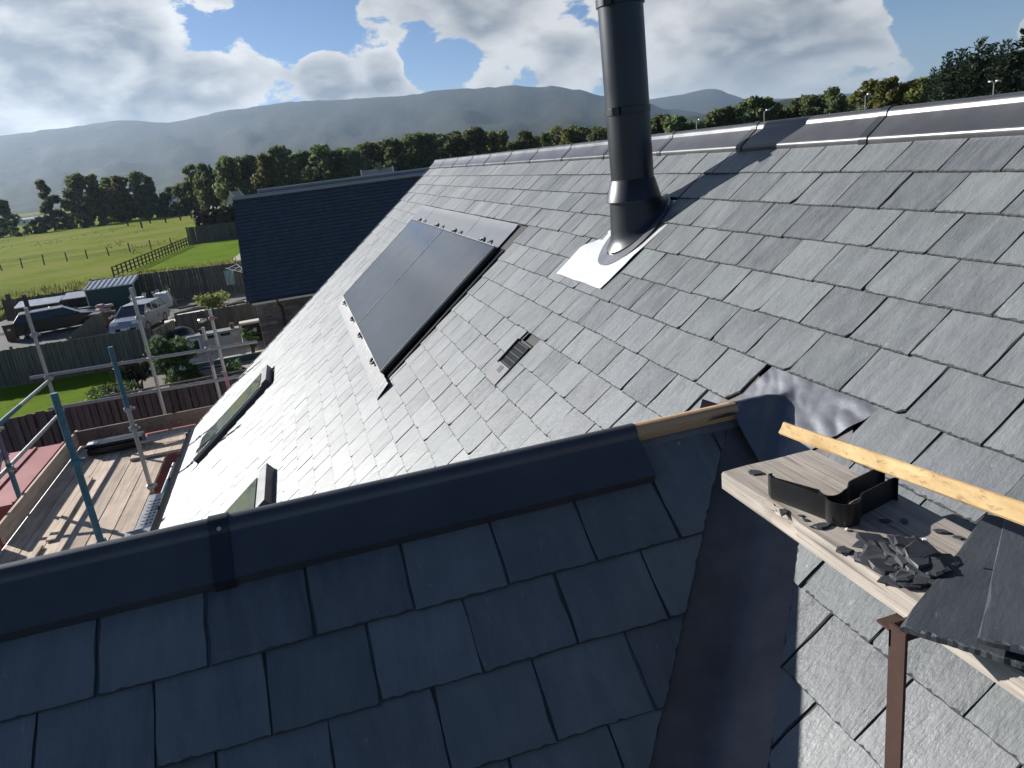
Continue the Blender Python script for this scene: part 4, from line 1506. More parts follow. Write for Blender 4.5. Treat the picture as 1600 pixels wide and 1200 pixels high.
# ================================================================ SCAFFOLD along the eaves
ZD = -3.40
sc = thing('scaffold', 'tube scaffold with boarded deck and guard rails along the eaves', 'scaffold', (-2.9, 8.6, 1.0))
PRS = .026
def pole(x, y, z0, z1, mat, r=PRS, dx=0.0, dy=0.0):
    m = MB(); m.tube([W(x - dx * .0, y, z0), W(x + dx, y + dy, z1)], r, 12)
    return m.build('standard', mat, sc, smooth=True)
def rail(p, q, mat='galv_steel', r=PRS * .94, name='guard_rail'):
    m = MB(); m.tube([W(*p), W(*q)], r, 12)
    return m.build(name, mat, sc, smooth=True)
def coupler(p, mat='galv_steel', parent=None, rz=0):
    m = MB(); m.bevel_box((0, 0, 0), (.085, .075, .06), .012)
    m.box((.055, 0, 0), (.05, .018, .03)); m.box((0, .052, .012), (.018, .04, .026))
    m.tube([(.06, -.025, 0), (.06, .035, 0)], .008, 6)
    place('coupler', m.mesh('coupler', mat), sc, WM[sc].inverted() @ Matrix.Translation(W(*p)) @ Matrix.Rotation(rz, 4, 'Z'))
# standards (world x, y, bottom, top)
pole(-2.25, 7.06, -6.2, -1.52, 'teal_paint', .031)
pole(-2.28, 9.36, -6.2, -1.62, 'galv_steel', .027)
m = MB(); m.tube([W(-2.28, 9.36, -2.35), W(-2.28, 9.36, -1.60)], .0285, 12); m.build('painted_sleeve', 'teal_paint', sc, smooth=True)
pole(-3.82, 11.95, -6.2, -1.30, 'galv_steel', .026)
pole(-3.76, 9.62, -6.2, -1.9, 'galv_steel', .028)
m = MB(); m.tube([W(-3.76, 9.62, -2.75), W(-3.76, 9.62, -2.30)], .0295, 12); m.build('painted_sleeve', 'purple_paint', sc, smooth=True)
m = MB(); m.tube([W(-3.76, 9.62, -3.25), W(-3.76, 9.62, -2.80)], .0295, 12); m.build('painted_sleeve', 'teal_paint', sc, smooth=True)
pole(-2.44, 12.0, -6.2, -1.25, 'galv_steel', .026)
pole(-1.62, 12.05, -6.2, -2.0, 'galv_steel', .025)
m = MB(); m.tube([W(-1.62, 12.05, -2.6), W(-1.62, 12.05, -2.2)], .0262, 12); m.build('painted_sleeve', 'purple_paint', sc, smooth=True)
pole(-1.55, 12.75, -6.2, -1.86, 'galv_steel', .026)
m = MB(); m.tube([W(-1.55, 12.75, -3.6), W(-1.55, 12.75, -2.9)], .0275, 12); m.build('painted_sleeve', 'pink_paint', sc, smooth=True)
pole(-3.72, 6.6, -6.2, -1.9, 'galv_steel', .027)
pole(-2.25, 4.7, -6.2, -2.3, 'galv_steel', .026)
# guard rails: outer (along Y) and across the far end (along X)
rail((-3.80, 5.6, -2.37), (-3.80, 12.05, -2.37)); rail((-3.80, 5.6, -2.88), (-3.80, 12.05, -2.88))
m = MB(); m.tube([W(-3.80, 9.3, -2.37), W(-3.80, 10.6, -2.37)], .0268, 12); m.build('painted_sleeve', 'teal_paint', sc, smooth=True)
rail((-4.05, 11.98, -2.30), (-.9, 12.05, -2.36)); rail((-3.95, 11.98, -2.80), (-.9, 12.05, -2.86))
rail((-3.79, 9.7, -2.62), (-3.92, 8.5, -3.6), name='brace'); rail((-3.78, 9.9, -2.2), (-3.85, 6.4, -3.9), name='brace')
# ledger tubes by the inside edge
rail((-2.16, 5.2, -3.47), (-2.16, 10.35, -3.47), name='ledger'); rail((-3.70, 4.6, -3.49), (-3.70, 12.2, -3.49), name='ledger')
m = MB(); m.tube([W(-2.16, 9.0, -3.47), W(-2.16, 9.75, -3.47)], .027, 12); m.build('painted_sleeve', 'teal_paint', sc, smooth=True)
for y in (5.3, 7.1, 9.4, 11.9):
    rail((-3.95, y, -3.545), (-2.0, y, -3.545), name='transom')
for p, mt in (((-2.25, 7.06, -2.98), 'teal_paint'), ((-2.25, 7.06, -2.16), 'teal_paint'), ((-2.28, 9.36, -3.36), 'galv_steel'), ((-2.28, 9.36, -2.6), 'galv_steel'), ((-2.28, 9.36, -2.36), 'galv_steel'),
              ((-3.82, 11.95, -2.33), 'galv_steel'), ((-3.82, 11.95, -2.84), 'galv_steel'), ((-3.76, 9.62, -2.38), 'galv_steel'), ((-3.76, 9.62, -2.88), 'galv_steel'),
              ((-3.76, 9.62, -3.38), 'galv_steel'), ((-2.44, 12.0, -2.33), 'galv_steel'), ((-1.62, 12.05, -2.33), 'galv_steel'), ((-1.62, 12.05, -1.9), 'galv_steel'), ((-1.55, 12.75, -2.0), 'pink_paint'), ((-2.44, 12.0, -1.7), 'galv_steel'), ((-3.82, 11.95, -1.7), 'galv_steel')):
    coupler(p, mt, rz=crn.uniform(-.6, .6))
# deck boards: each its own
def board(x0, x1, y0, y1, z, mat='wood_deck', name='deck_board', h=.038, rz=0):
    m = MB(); m.bevel_box((0, 0, 0), (x1 - x0, y1 - y0, h), .004)
    place(name, m.mesh(name, mat), sc, WM[sc].inverted() @ Matrix.Translation(W((x0 + x1) / 2, (y0 + y1) / 2, z - h / 2)) @ Matrix.Rotation(rz, 4, 'Z'))
for i in range(6):
    x = -3.635 + i * .226
    board(x, x + .221, 4.6 - .2 * (i % 2), 11.72 if i < 4 else (10.62 + .12 * (i % 2)), ZD + crn.uniform(-.004, .004), rz=crn.gauss(0, .0012))
for i in range(4):
    y = 11.40 + i * .228 - .64
    if i > 1:
        board(-2.68, -1.30, y - .1, y + .12, ZD + .01)
board(-2.74, -1.55, 10.60, 10.80, ZD + .042); board(-2.70, -1.3, 11.30, 11.52, ZD + .006); board(-2.70, -1.3, 11.55, 11.77, ZD + .002)
board(-2.70, -1.3, 10.98, 11.2, ZD + .004)
# loose batten and offcuts on the deck
board(-3.27, -3.20, 5.2, 8.3, ZD + .03, 'wood_deck', 'loose_batten', .025, -.012); board(-3.20, -3.10, 8.4, 10.2, ZD + .028, 'wood_deck', 'loose_batten', .022, .012)
# toe boards
m = MB(); m.bevel_box(W(-3.685, 6.1, ZD + .11), (.038, 4.9, .225), .004); m.build('toe_board', 'wood_toe', sc)
m = MB(); m.bevel_box(W(-3.665, 10.3, ZD + .105), (.038, 3.3, .225), .004); m.build('toe_board', 'wood_deck', sc)
m = MB(); m.bevel_box(W(-2.35, 11.83, ZD + .115), (2.65, .038, .225), .004); m.build('toe_board', 'wood_toe', sc)
# lattice of short tubes / punched step by the gutter
m = MB(); m.bevel_box((0, 0, 0), (.20, .95, .02), .004); place('grey_walkboard', m.mesh('grey_walkboard', 'galv_steel'), sc, WM[sc].inverted() @ Matrix.Translation(W(-2.155, 8.62, ZD + .02)))
for i in range(24):
    m = MB(); m.box((0, 0, 0), (.028, .016, .003)); place('drain_slot', m.mesh('drain_slot', 'tray_black'), sc, WM[sc].inverted() @ Matrix.Translation(W(-2.20 + .045 * (i % 3), 8.25 + .09 * (i // 3), ZD + .0316)))
m = MB(); m.bevel_box((0, 0, 0), (.26, .62, .03), .006)
o = place('grey_tray', m.mesh('grey_tray', 'box_grey'), None, Matrix.Translation(W(-2.18, 7.75, ZD + .05)) @ Matrix.Rotation(.02, 4, 'Z')); lab(o, 'pale grey flat panel lying on the scaffold beside the gutter', 'panel')
# black tool case
tc = thing('tool_case', 'long black tool case lying on the scaffold deck by the toe board', 'case', W(-3.02, 11.28, ZD))
m = MB(); m.bevel_box(W(-3.02, 11.28, ZD + .075), (.74, .26, .11), .02); m.build('case_body', 'black_plastic', tc)
m = MB(); m.bevel_box(W(-3.02, 11.27, ZD + .15), (.76, .28, .04), .015); m.build('case_lid', 'black_plastic', tc)
m = MB(); m.bevel_box(W(-3.30, 11.22, ZD + .178), (.14, .12, .015), .004); m.build('case_label', 'white_paint', tc)
m = MB(); m.tube([W(-2.72, 11.1, ZD + .085), W(-2.1, 11.22, ZD + .085)], .03, 10); o = m.build('grey_tube', 'galv_steel', None); lab(o, 'short galvanised tube lying on the scaffold deck beside the black case', 'tube')

# red steel container under the deck
ct = thing('red_container', 'red steel storage container standing under the scaffold deck', 'container', (-3.4, 11.75, 1.0))
m = MB(); m.box((-3.4, 11.75, 2.3), (5.2, 2.44, 2.56)); m.build('container_box', 'red_steel', ct)
for i in range(13):
    m = MB(); m.box((-5.85 + i * .41, 11.75, 3.592), (.035, 2.42, .022)); m.build('roof_seam', 'red_steel', ct)
m = MB(); m.box((-3.4, 10.525, 3.55), (5.22, .012, .06)); m.build('top_rail', 'red_steel', ct)

# ================================================================ THE NEIGHBOUR'S YARD
K = 1.2414          # yard positions were read for a 5.8 m camera height


def fence(name, label, p0, p1, h, mat, bw=.14, gap=.012, z0=0.0, rails=2, cap=False, rnd=None, wavy=.02, alt=0.0, posts=True):
    rnd = rnd or random.Random(len(label))
    p0, p1 = Vector(p0), Vector(p1)
    d = p1 - p0
    L = d.length
    ang = math.atan2(d.y, d.x)
    f = thing(name, label, 'fence', (p0.x, p0.y, z0), ang)
    m = MB(); m.bevel_box((0, 0, h / 2), (bw - gap, .022, h), .003)
    me = m.mesh('fence_board', mat)
    n = int(L / bw)
    for i in range(n):
        place('fence_board', me, f, Matrix.Translation((bw * (i + .5), alt * (i % 2) + rnd.uniform(-.004, .004), rnd.uniform(-wavy, wavy))) @ Matrix.Rotation(rnd.gauss(0, .008), 4, 'Y'))
    for k in range(rails):
        m = MB(); m.box((L / 2, .035 + alt, h * (.2 + .6 * k / max(1, rails - 1))), (L, .04, .09)); m.build('fence_rail', mat, f, world=False)
    if posts:
        for i in range(int(L / 2.4) + 1):
            m = MB(); m.box((min(L - .05, i * 2.4 + .05), .09 + alt, h / 2 + .05), (.1, .09, h + .1)); m.build('fence_post', mat, f, world=False)
    if alt:
        m = MB(); m.box((L / 2, .075 + alt, h / 2), (L, .02, h * .97)); m.build('rear_boarding', 'wood_post', f, world=False)
    if cap:
        m = MB(); m.box((L / 2, .01, h + .02), (L, .10, .035)); m.build('fence_cap', mat, f, world=False)
    return f


# long fence beyond the lawn, fence just behind the scaffold, dark fence against the field ...
fence('board_fence', 'weathered grey vertical-board fence between the lawn and the parked cars', (-17.5, 36.6), (-6.95, 35.9), 1.62, 'wood_fence_pale', .13, gap=.016, alt=.012)
fence('board_fence', 'short return of pale fence boards beside the silver car', (-6.93, 35.95), (-6.3, 38.2), 1.45, 'wood_fence_pale', .12, gap=-.004, alt=.03)
fence('board_fence', 'dark brown vertical-board fence right behind the scaffold deck', (-9.5, 17.9), (1.5, 18.4), 1.95, 'wood_fence', .14, gap=.018, z0=1.0, cap=False, alt=.012)
m = MB(); m.tube([(-4.9, 18.1, 3.02), (1.5, 18.38, 3.00)], .02, 6); o = m.build('fence_capping', 'wood_fence_pale', None); lab(o, 'pale capping strip along the top of the brown fence behind the scaffold', 'capping')
fence('board_fence', 'tall dark boundary fence behind the green shed and white sacks', (-14.4, 58.6), (-2.2, 54.4), 2.0, 'wood_fence', .22, cap=True)
fence('board_fence', 'low dark boundary fence behind the log store by the field', (-20.4, 59.6), (-14.5, 58.8), 1.45, 'wood_fence', .22)
fence('board_fence', 'slatted fence behind the outdoor kitchen counter', (-6.75, 41.2), (-2.75, 41.2), 1.2, 'wood_fence', .14, alt=.02)
fence('board_fence', 'dark garden fence beyond the bright lawn and below the hedge', (-14.1, 111.5), (-3.0, 107.5), 2.35, 'wood_fence', .3)
# open rail fence climbing along the bright lawn
rf = thing('rail_fence', 'open post-and-rail fence running up beside the bright garden lawn', 'fence', (-17.0, 80, 0))
p0, p1 = Vector((-17.2, 79.0, 0)), Vector((-14.0, 110.5, 0))
for i in range(24):
    q = p0.lerp(p1, i / 23)
    m = MB(); m.box(q + Vector((0, 0, .55)), (.13, .13, 1.25)); m.build('fence_post', 'wood_post', rf)
for zz in (.35, .75, 1.1):
    m = MB(); m.tube([p0 + Vector((0, 0, zz)), p1 + Vector((0, 0, zz))], .055, 5); m.build('fence_rail', 'wood_post', rf)
# line of field posts with wire
wf = thing('wire_fence', 'row of wooden posts with wire crossing the grass field', 'fence', (-26, 113, 0))
for i in range(13):
    x = -46 + i * 2.66; y = 114.6 - .05 * i + rng.uniform(-.5, .5)
    m = MB(); m.tube([(x, y, -.3), (x + rng.uniform(-.1, .1), y, 1.25 + rng.uniform(-.1, .12))], .085, 7); m.build('fence_post', 'wood_post', wf)
for zz in (.5, 1.0):
    m = MB(); m.tube([(-46, 114.6, zz), (-14, 114, zz)], .012, 4); m.build('wire', 'galv_steel', wf)
for i, (x, y) in enumerate(((-35, 214), (-26.8, 207), (-24.5, 210), (-41, 218), (-30, 205), (-19.5, 190), (-33, 190))):
    m = MB(); m.tube([(x, y, -.3), (x, y, 1.6)], .2, 6)
    m.box((x, y, 1.62), (.34, .34, .08)); o = m.build('field_post', 'wood_post', None); lab(o, 'lone wooden post standing far out in the field', 'post', 'lone posts in the field')
# a cross-braced gate and posts at the left end of the yard
gt_ = thing('field_gate', 'dark timber gate posts and sloping rail beside the dark car', 'gate', (-19.6, 55.5, 0))
for x, hh in ((-18.2, 2.3), (-17.3, 2.1)):
    m = MB(); m.box((x, 54.5, hh / 2), (.22, .22, hh)); m.build('gate_post', 'wood_post', gt_)
for a, b in (((-21.5, 54.5, .5), (-18.2, 54.5, 1.6)), ((-21.5, 54.5, .1), (-18.2, 54.5, .9)), ((-20.2, 54.5, .2), (-19.4, 54.5, 1.4))):
    m = MB(); m.tube([a, b], .06, 6); m.build('gate_rail', 'wood_post', gt_)


# ---------------------------------------------------------------- cars
def car(label, loc, rz, body, L=4.5, Wd=1.78, H=1.45, estate=True):
    c = thing('parked_car', label, 'car', loc, rz, 'cars parked in the yard')
    hw = Wd / 2
    hood = .60 * H
    belt = .66 * H
    f, r = L / 2, -L / 2
    prof = [(r + .05, .32), (r + .02, .55), (r + .06, belt), (-.1, belt + .02), (.24 * L, belt), (.27 * L, hood + .06), (f - .25, hood - .06), (f - .03, .52), (f, .34), (f - .12, .22), (r + .15, .22)]
    m = MB()
    secs = [(-hw, .90), (-hw + .05, .98), (-hw + .18, 1.0), (hw - .18, 1.0), (hw - .05, .98), (hw, .90)]
    rows = []
    for y, s in secs:
        rows.append([Vector((x * (.985 if s < 1 else 1), y, .5 + (z - .5) * s)) for x, z in prof] + [Vector((prof[0][0] * (.985 if s < 1 else 1), y, .5 + (prof[0][1] - .5) * s))])
    m.sheet(rows)
    m.add(rows[0][:-1], [tuple(range(len(prof)))]); m.add(rows[-1][:-1], [tuple(reversed(range(len(prof))))])
    m.build('body', body, c, world=False, smooth=True)
    rear = r + .12 if estate else r + .35
    base = [(rear, -hw + .06), (.27 * L, -hw + .06), (.27 * L, hw - .06), (rear, hw - .06)]
    topx0, topx1 = rear + .42, .09 * L
    tw = hw - .22
    m = MB()
    zb, zt = belt - .02, H - .05
    vs = [(x, y, zb) for x, y in base] + [(topx0, -tw, zt), (topx1, -tw, zt), (topx1, tw, zt), (topx0, tw, zt)]
    m.add(vs, [(0, 1, 5, 4), (2, 3, 7, 6), (1, 2, 6, 5), (3, 0, 4, 7), (4, 5, 6, 7)])
    m.build('glasshouse', 'car_glass', c, world=False)
    m = MB()
    rows = []
    for i in range(7):
        x = topx0 - .06 + (topx1 - topx0 + .12) * i / 6
        rows.append([Vector((x, (tw + .03) * (2 * j / 8 - 1), zt + .05 * (1 - (2 * j / 8 - 1) ** 2) * (1 - .5 * (2 * i / 6 - 1) ** 2) - .012 * ((2 * i / 6 - 1) ** 4))) for j in range(9)])
    m.sheet(rows)
    m.build('roof', body, c, world=False, smooth='all')
    def lerp3(a, b, t): return tuple(a[i] + (b[i] - a[i]) * t for i in range(3))
    for sgn in (-1, 1):
        for t in (0.0, .36, .68, 1.0):
            a = lerp3((rear, sgn * (hw - .06), zb), (.27 * L, sgn * (hw - .06), zb), t)
            b = lerp3((topx0, sgn * tw, zt), (topx1, sgn * tw, zt), t)
            m = MB(); m.tube([a, b], .035, 6); m.build('pillar', body, c, world=False)
        m = MB(); m.bevel_box((.235 * L, sgn * (hw + .06), belt + .07), (.12, .18, .12), .03); m.build('door_mirror', body, c, world=False)
        m = MB(); m.bevel_box((f - .17, sgn * (hw - .30), hood - .17), (.20, .40, .13), .03); m.build('headlight', 'lamp_glass', c, world=False)
        m = MB(); m.bevel_box((r + .07, sgn * (hw - .20), belt - .15), (.10, .26, .22), .03); m.build('tail_light', 'red_steel', c, world=False)
        for t in (-.12, .10):
            m = MB(); m.box((t * L, sgn * (hw - .004), belt - .12), (.16, .02, .03)); m.build('door_handle', body, c, world=False)
        for x in (r + .82, f - .82):
            w = MB(); rows = []
            for rr, yy in ((.20, .09), (.29, .10), (.315, .07), (.315, -.07), (.29, -.10), (.20, -.09)):
                rows.append([Vector((x + rr * math.cos(2 * math.pi * k / 20), sgn * (hw - .09) + yy, .315 + rr * math.sin(2 * math.pi * k / 20))) for k in range(21)])
            w.sheet(rows); wh = w.build('wheel', 'tyre', c, world=False, smooth=True)
            q = MB(); q.tube([(x, sgn * (hw - .02), .315), (x, sgn * (hw - .035), .315)], .075, 12)
            for k in range(7):
                a = 2 * math.pi * k / 7
                q.tube([(x + .05 * math.cos(a), sgn * (hw - .025), .315 + .05 * math.sin(a)), (x + .205 * math.cos(a), sgn * (hw - .02), .315 + .205 * math.sin(a))], .022, 5)
            q.tube([(x + .205 * math.cos(2 * math.pi * k / 18), sgn * (hw - .02), .315 + .205 * math.sin(2 * math.pi * k / 18)) for k in range(19)], .018, 5)
            q.build('rim', 'alloy', wh, world=False, smooth=True)
            q = MB(); q.tube([(x, sgn * (hw - .055), .315), (x, sgn * (hw - .065), .315)], .20, 16); q.build('brake_disc', 'tyre', wh, world=False)
    m = MB(); m.box((f - .02, 0, .42), (.05, 1.1, .14)); m.build('grille', 'tyre', c, world=False)
    m = MB(); m.box((f + .005, 0, .45), (.012, .52, .11)); m.build('number_plate', 'white_paint', c, world=False)
    return c


car('dark navy estate car parked by the gate posts', (-14.8, 50.9, 0), R(14), 'car_dark', 4.7, 1.82, 1.47, True)
car('silver hatchback with its bonnet towards the pale board fence', (-9.35, 46.2, 0), R(-102), 'car_silver', 4.2, 1.78, 1.50, True)

# ---------------------------------------------------------------- shed, log store, bins, sacks
sh = thing('garden_shed', 'dark green metal shed with a pale ribbed roof', 'shed', (-12.6, 56.6, 0), R(-4))
m = MB(); m.box((0, 0, .85), (3.0, 1.5, 1.7)); m.build('shed_wall', 'shed_green', sh, world=False)
m = MB(); m.add([(-1.6, -.95, 1.68), (1.6, -.95, 1.68), (1.6, .9, 2.02), (-1.6, .9, 2.02), (-1.6, -.95, 1.62), (1.6, -.95, 1.62), (1.6, .9, 1.96), (-1.6, .9, 1.96)],
                [(0, 1, 2, 3), (7, 6, 5, 4), (0, 4, 5, 1), (1, 5, 6, 2), (2, 6, 7, 3), (3, 7, 4, 0)]); srf = m.build('shed_roof', 'shed_roof', sh, world=False)
for i in range(10):
    x = -1.5 + i * .333
    m = MB(); m.tube([(x, -.96, 1.70), (x, .9, 2.04)], .04, 6); m.build('roof_rib', 'shed_roof', srf, world=False)
for x in (1.52, -1.52):
    m = MB(); m.box((x, -.77, .84), (.06, .06, 1.66)); m.build('corner_trim', 'shed_roof', sh, world=False)
m = MB(); m.box((-.5, -.765, .82), (.9, .03, 1.5)); m.build('shed_door', 'shed_green', sh, world=False)
for i, (x, w_) in enumerate(((-17.6, 2.9), (-15.05, 1.9))):
    ls = thing('log_store', ('long' if i == 0 else 'short') + ' open-fronted store with a pale sheet roof beside the green shed', 'log store', (x, 58.0 - .2 * i, 0), R(-6))
    m = MB(); m.add([(-w_ / 2, -.7, 1.02 + .12 * i), (w_ / 2, -.7, 1.02 + .12 * i), (w_ / 2, .5, 1.30 + .12 * i), (-w_ / 2, .5, 1.30 + .12 * i), (-w_ / 2, -.7, .97 + .12 * i), (w_ / 2, -.7, .97 + .12 * i), (w_ / 2, .5, 1.25 + .12 * i), (-w_ / 2, .5, 1.25 + .12 * i)],
                    [(0, 1, 2, 3), (7, 6, 5, 4), (0, 4, 5, 1), (1, 5, 6, 2), (2, 6, 7, 3), (3, 7, 4, 0)]); m.build('sheet_roof', 'shed_roof', ls, world=False)
    for px in (-w_ / 2 + .06, w_ / 2 - .06):
        for py in (-.6, .42):
            m = MB(); m.box((px, py, .5), (.09, .09, 1.0)); m.build('post', 'wood_post', ls, world=False)
    m = MB(); m.box((0, .4, .5), (w_, .04, .95)); m.build('back_boards', 'wood_fence', ls, world=False)
    for k in range(int(w_ / .17)):
        for j in range(3):
            m = MB(); m.tube([(-w_ / 2 + .16 + k * .16, -.3, .12 + j * .16), (-w_ / 2 + .16 + k * .16, .35, .12 + j * .16)], .075, 6); m.build('log', 'bark', ls, world=False)
m = MB(); m.bevel_box((0, 0, .28), (2.6, .5, .56), .02); o = place('raised_bed', m.mesh('raised_bed', 'wood_fence'), None, Matrix.Translation((-15.0, 55.9, 0)) @ Matrix.Rotation(R(-3), 4, 'Z')); lab(o, 'low brown timber raised bed in front of the log store', 'raised bed')


def wheelie(label, loc, rz):
    b = thing('wheelie_bin', label, 'bin', loc, rz, 'brown bins')
    m = MB(); m.add([(-.24, -.28, .05), (.24, -.28, .05), (.24, .28, .05), (-.24, .28, .05), (-.29, -.36, .98), (.29, -.36, .98), (.29, .36, .98), (-.29, .36, .98)],
                    [(3, 2, 1, 0), (4, 5, 6, 7), (0, 1, 5, 4), (1, 2, 6, 5), (2, 3, 7, 6), (3, 0, 4, 7)]); m.build('bin_body', 'bin_brown', b, world=False)
    m = MB(); m.bevel_box((0, 0, 1.01), (.62, .78, .06), .02, mat=Matrix.Rotation(R(2), 3, 'X')); m.build('bin_lid', 'bin_brown', b, world=False)
    m = MB(); m.tube([(-.25, .42, .95), (.25, .42, .95)], .02, 6); m.build('bin_handle', 'tyre', b, world=False)
    for x in (-.26, .26):
        m = MB(); m.tube([(x - .03, .3, .1), (x + .03, .3, .1)], .1, 12); m.build('bin_wheel', 'tyre', b, world=False)
    m = MB(); m.box((0, -.345, .72), (.16, .012, .12)); m.build('bin_label', 'white_paint', b, world=False)
wheelie('brown wheelie bin standing at the tail of the dark car', (-17.0, 49.6, 0), R(10))
wheelie('brown wheelie bin between the two parked cars', (-12.0, 48.3, 0), R(-8))
wheelie('brown wheelie bin with a crumpled sack on its lid by the silver car', (-11.2, 47.9, 0), R(5))
m = MB()
for k in range(5):
    bm_v = []
    m.bevel_box((rng.uniform(-.3, .3), rng.uniform(-.2, .2), .12 + .06 * k), (.5, .4, .16), .06, mat=Matrix.Rotation(rng.uniform(0, 3), 3, 'Z'))
o = place('rubbish_sack', m.mesh('rubbish_sack', 'cloth_pink'), None, Matrix.Translation((-11.5, 48.1, 1.05))); lab(o, 'crumpled pale sack lying on the brown bins', 'sack')
m = MB(); m.add([(-.9, 0, 0), (1.2, 0, 0), (1.2, 0, 1.1), (.9, 0, 1.15), (-.9, .02, .1), (-.9, .06, 0), (1.2, .06, 0), (1.2, .06, 1.1), (.9, .06, 1.15), (-.9, .06, .1)], [(0, 1, 2, 3, 4), (9, 8, 7, 6, 5), (3, 2, 7, 8), (4, 3, 8, 9), (1, 6, 7, 2)])
o = place('sloping_board', m.mesh('sloping_board', 'wood_fence_pale'), None, Matrix.Translation((-12.6, 46.9, 0)) @ Matrix.Rotation(R(3), 4, 'Z')); lab(o, 'sloping timber board panel by the brown bins', 'board')


def sack(label, loc, rz, sx=1.0):
    rn = random.Random(int(loc[0] * 10))
    s = thing('builders_sack', label, 'sack', loc, rz, 'white bulk sacks by the fence')
    rows = []
    for i in range(9):
        z = .95 * i / 8
        row = []
        for k in range(25):
            a = 2 * math.pi * (k % 24) / 24
            c, sn = math.cos(a), math.sin(a)
            r_ = .5 / max(abs(c), abs(sn)) * (.80 + .20 * math.sin(math.pi * min(1, z / .95 + .1)))
            r_ = min(r_, .60)
            r_ *= 1 + .05 * mnoise.noise(Vector((c * 3, sn * 3, z * 5 + loc[0])))
            row.append(Vector((r_ * c * sx, r_ * sn, z + .04 * mnoise.noise(Vector((c * 4, sn * 4, loc[0]))) * (i == 8))))
        rows.append(row)
    rows.append([p * .6 + Vector((0, 0, p.z * .4 - .05)) for p in rows[-1]])
    m = MB(); m.sheet(rows); m.add(rows[-1][:-1], [tuple(range(24))])
    m.build('sack_body', 'bag_white', s, world=False, smooth='all')
    for sxn in (-1, 1):
        for syn in (-1, 1):
            m = MB(); m.tube([(sxn * .40, syn * .40, .80), (sxn * .46, syn * .44, 1.10), (sxn * .30, syn * .46, 1.12), (sxn * .25, syn * .43, .85)], .03, 5); m.build('lifting_loop', 'bag_white', s, world=False)
sack('white woven bulk sack with a dark crease nearer the green shed', (-10.6, 53.4, 0), .1)
sack('white woven bulk sack with timber leaning on it', (-9.25, 54.0, 0), -.1)
m = MB(); m.bevel_box((0, 0, 0), (.10, 1.6, .04), .01); o = place('leaning_timber', m.mesh('leaning_timber', 'wood_fence_pale'), None, Matrix.Translation((-8.6, 53.5, .72)) @ Matrix.Rotation(R(35), 4, 'Z') @ Matrix.Rotation(R(55), 4, 'X')); lab(o, 'timber length leaning against the white sack', 'timber')
# rough heap and trough in the yard
rn = random.Random(9)
for k in range(16):
    m = MB(); m.bevel_box((0, 0, 0), (rn.uniform(.8, 2.2), rn.uniform(.08, .2), rn.uniform(.05, .15)), .01)
    o = place('scrap_timber', m.mesh('scrap_timber', rn.choice(['wood_post', 'wood_fence', 'wood_fence_pale'])), None, Matrix.Translation((-6.3 + rn.uniform(-1.2, 2.8), 48.5 + rn.uniform(-2.2, 2.0), .12 + .05 * (k % 6))) @ Matrix.Rotation(rn.uniform(-.5, .9), 4, 'Z') @ Matrix.Rotation(rn.uniform(-.06, .06), 4, 'Y'))
    lab(o, 'scrap timber in the untidy heap behind the outdoor kitchen', 'timber', 'scrap timber heap in the yard')
for k, (x, y, s_, l_) in enumerate(((-6.2, 43.2, .55, 'dark low cart with a pale lid behind the slatted fence'), (-7.0, 42.6, .40, 'small dark box with a pale lid near the silver car'))):
    t_ = thing('covered_box', l_, 'box', (x, y, 0), .2)
    m = MB(); m.bevel_box((0, 0, s_ / 2 + .3), (1.2 * s_ * 2, .7, s_), .04); m.build('box_body', 'black_plastic', t_, world=False)
    m = MB(); m.bevel_box((0, 0, s_ + .33), (1.25 * s_ * 2, .74, .06), .02); m.build('box_lid', 'bag_white', t_, world=False)
    m = MB(); m.box((0, 0, .15), (1.1 * s_ * 2, .6, .3)); m.build('box_base', 'wood_post', t_, world=False)

# rotary clothes line
cl = thing('rotary_clothes_line', 'rotary clothes line hung with washing beside the dark roofed house', 'clothes line', (-3.4, 50.5, 0))
m = MB(); m.tube([(0, 0, 0), (0, 0, 2.2)], .03, 8); m.build('pole', 'galv_steel', cl, world=False)
for k in range(4):
    a = k * math.pi / 2 + .5
    m = MB(); m.tube([(0, 0, 1.7), (1.35 * math.cos(a), 1.35 * math.sin(a), 2.3)], .022, 6); m.build('line_arm', 'white_paint', cl, world=False)
    for r_ in (.6, .95, 1.3):
        a2 = a + math.pi / 2
        m = MB(); m.tube([(r_ * math.cos(a), r_ * math.sin(a), 1.7 + r_ * .44), (r_ * math.cos(a2), r_ * math.sin(a2), 1.7 + r_ * .44)], .012, 4); m.build('line', 'white_paint', cl, world=False)
for l_, x, y, w_, h_, mt in (('pale green garment hanging from the clothes line', -4.5, 50.2, .6, .9, 'cloth_green'), ('pink garment hanging from the clothes line', -3.2, 49.6, .45, 1.1, 'cloth_pink'), ('white towel hanging at the end of the clothes line', -2.4, 50.0, .3, .7, 'bag_white')):
    rows = [[Vector((x + w_ * (j / 8 - .5) * (1 - .15 * i / 5), y + .06 * math.sin(j * 1.7 + i), 2.12 - h_ * i / 5)) for j in range(9)] for i in range(6)]
    rows2 = [[p + Vector((0, .012, 0)) for p in reversed(r)] for r in rows]
    m = MB(); m.sheet(rows); m.sheet(rows2); o = m.build('garment', mt, None, smooth='all'); lab(o, l_, 'garment')
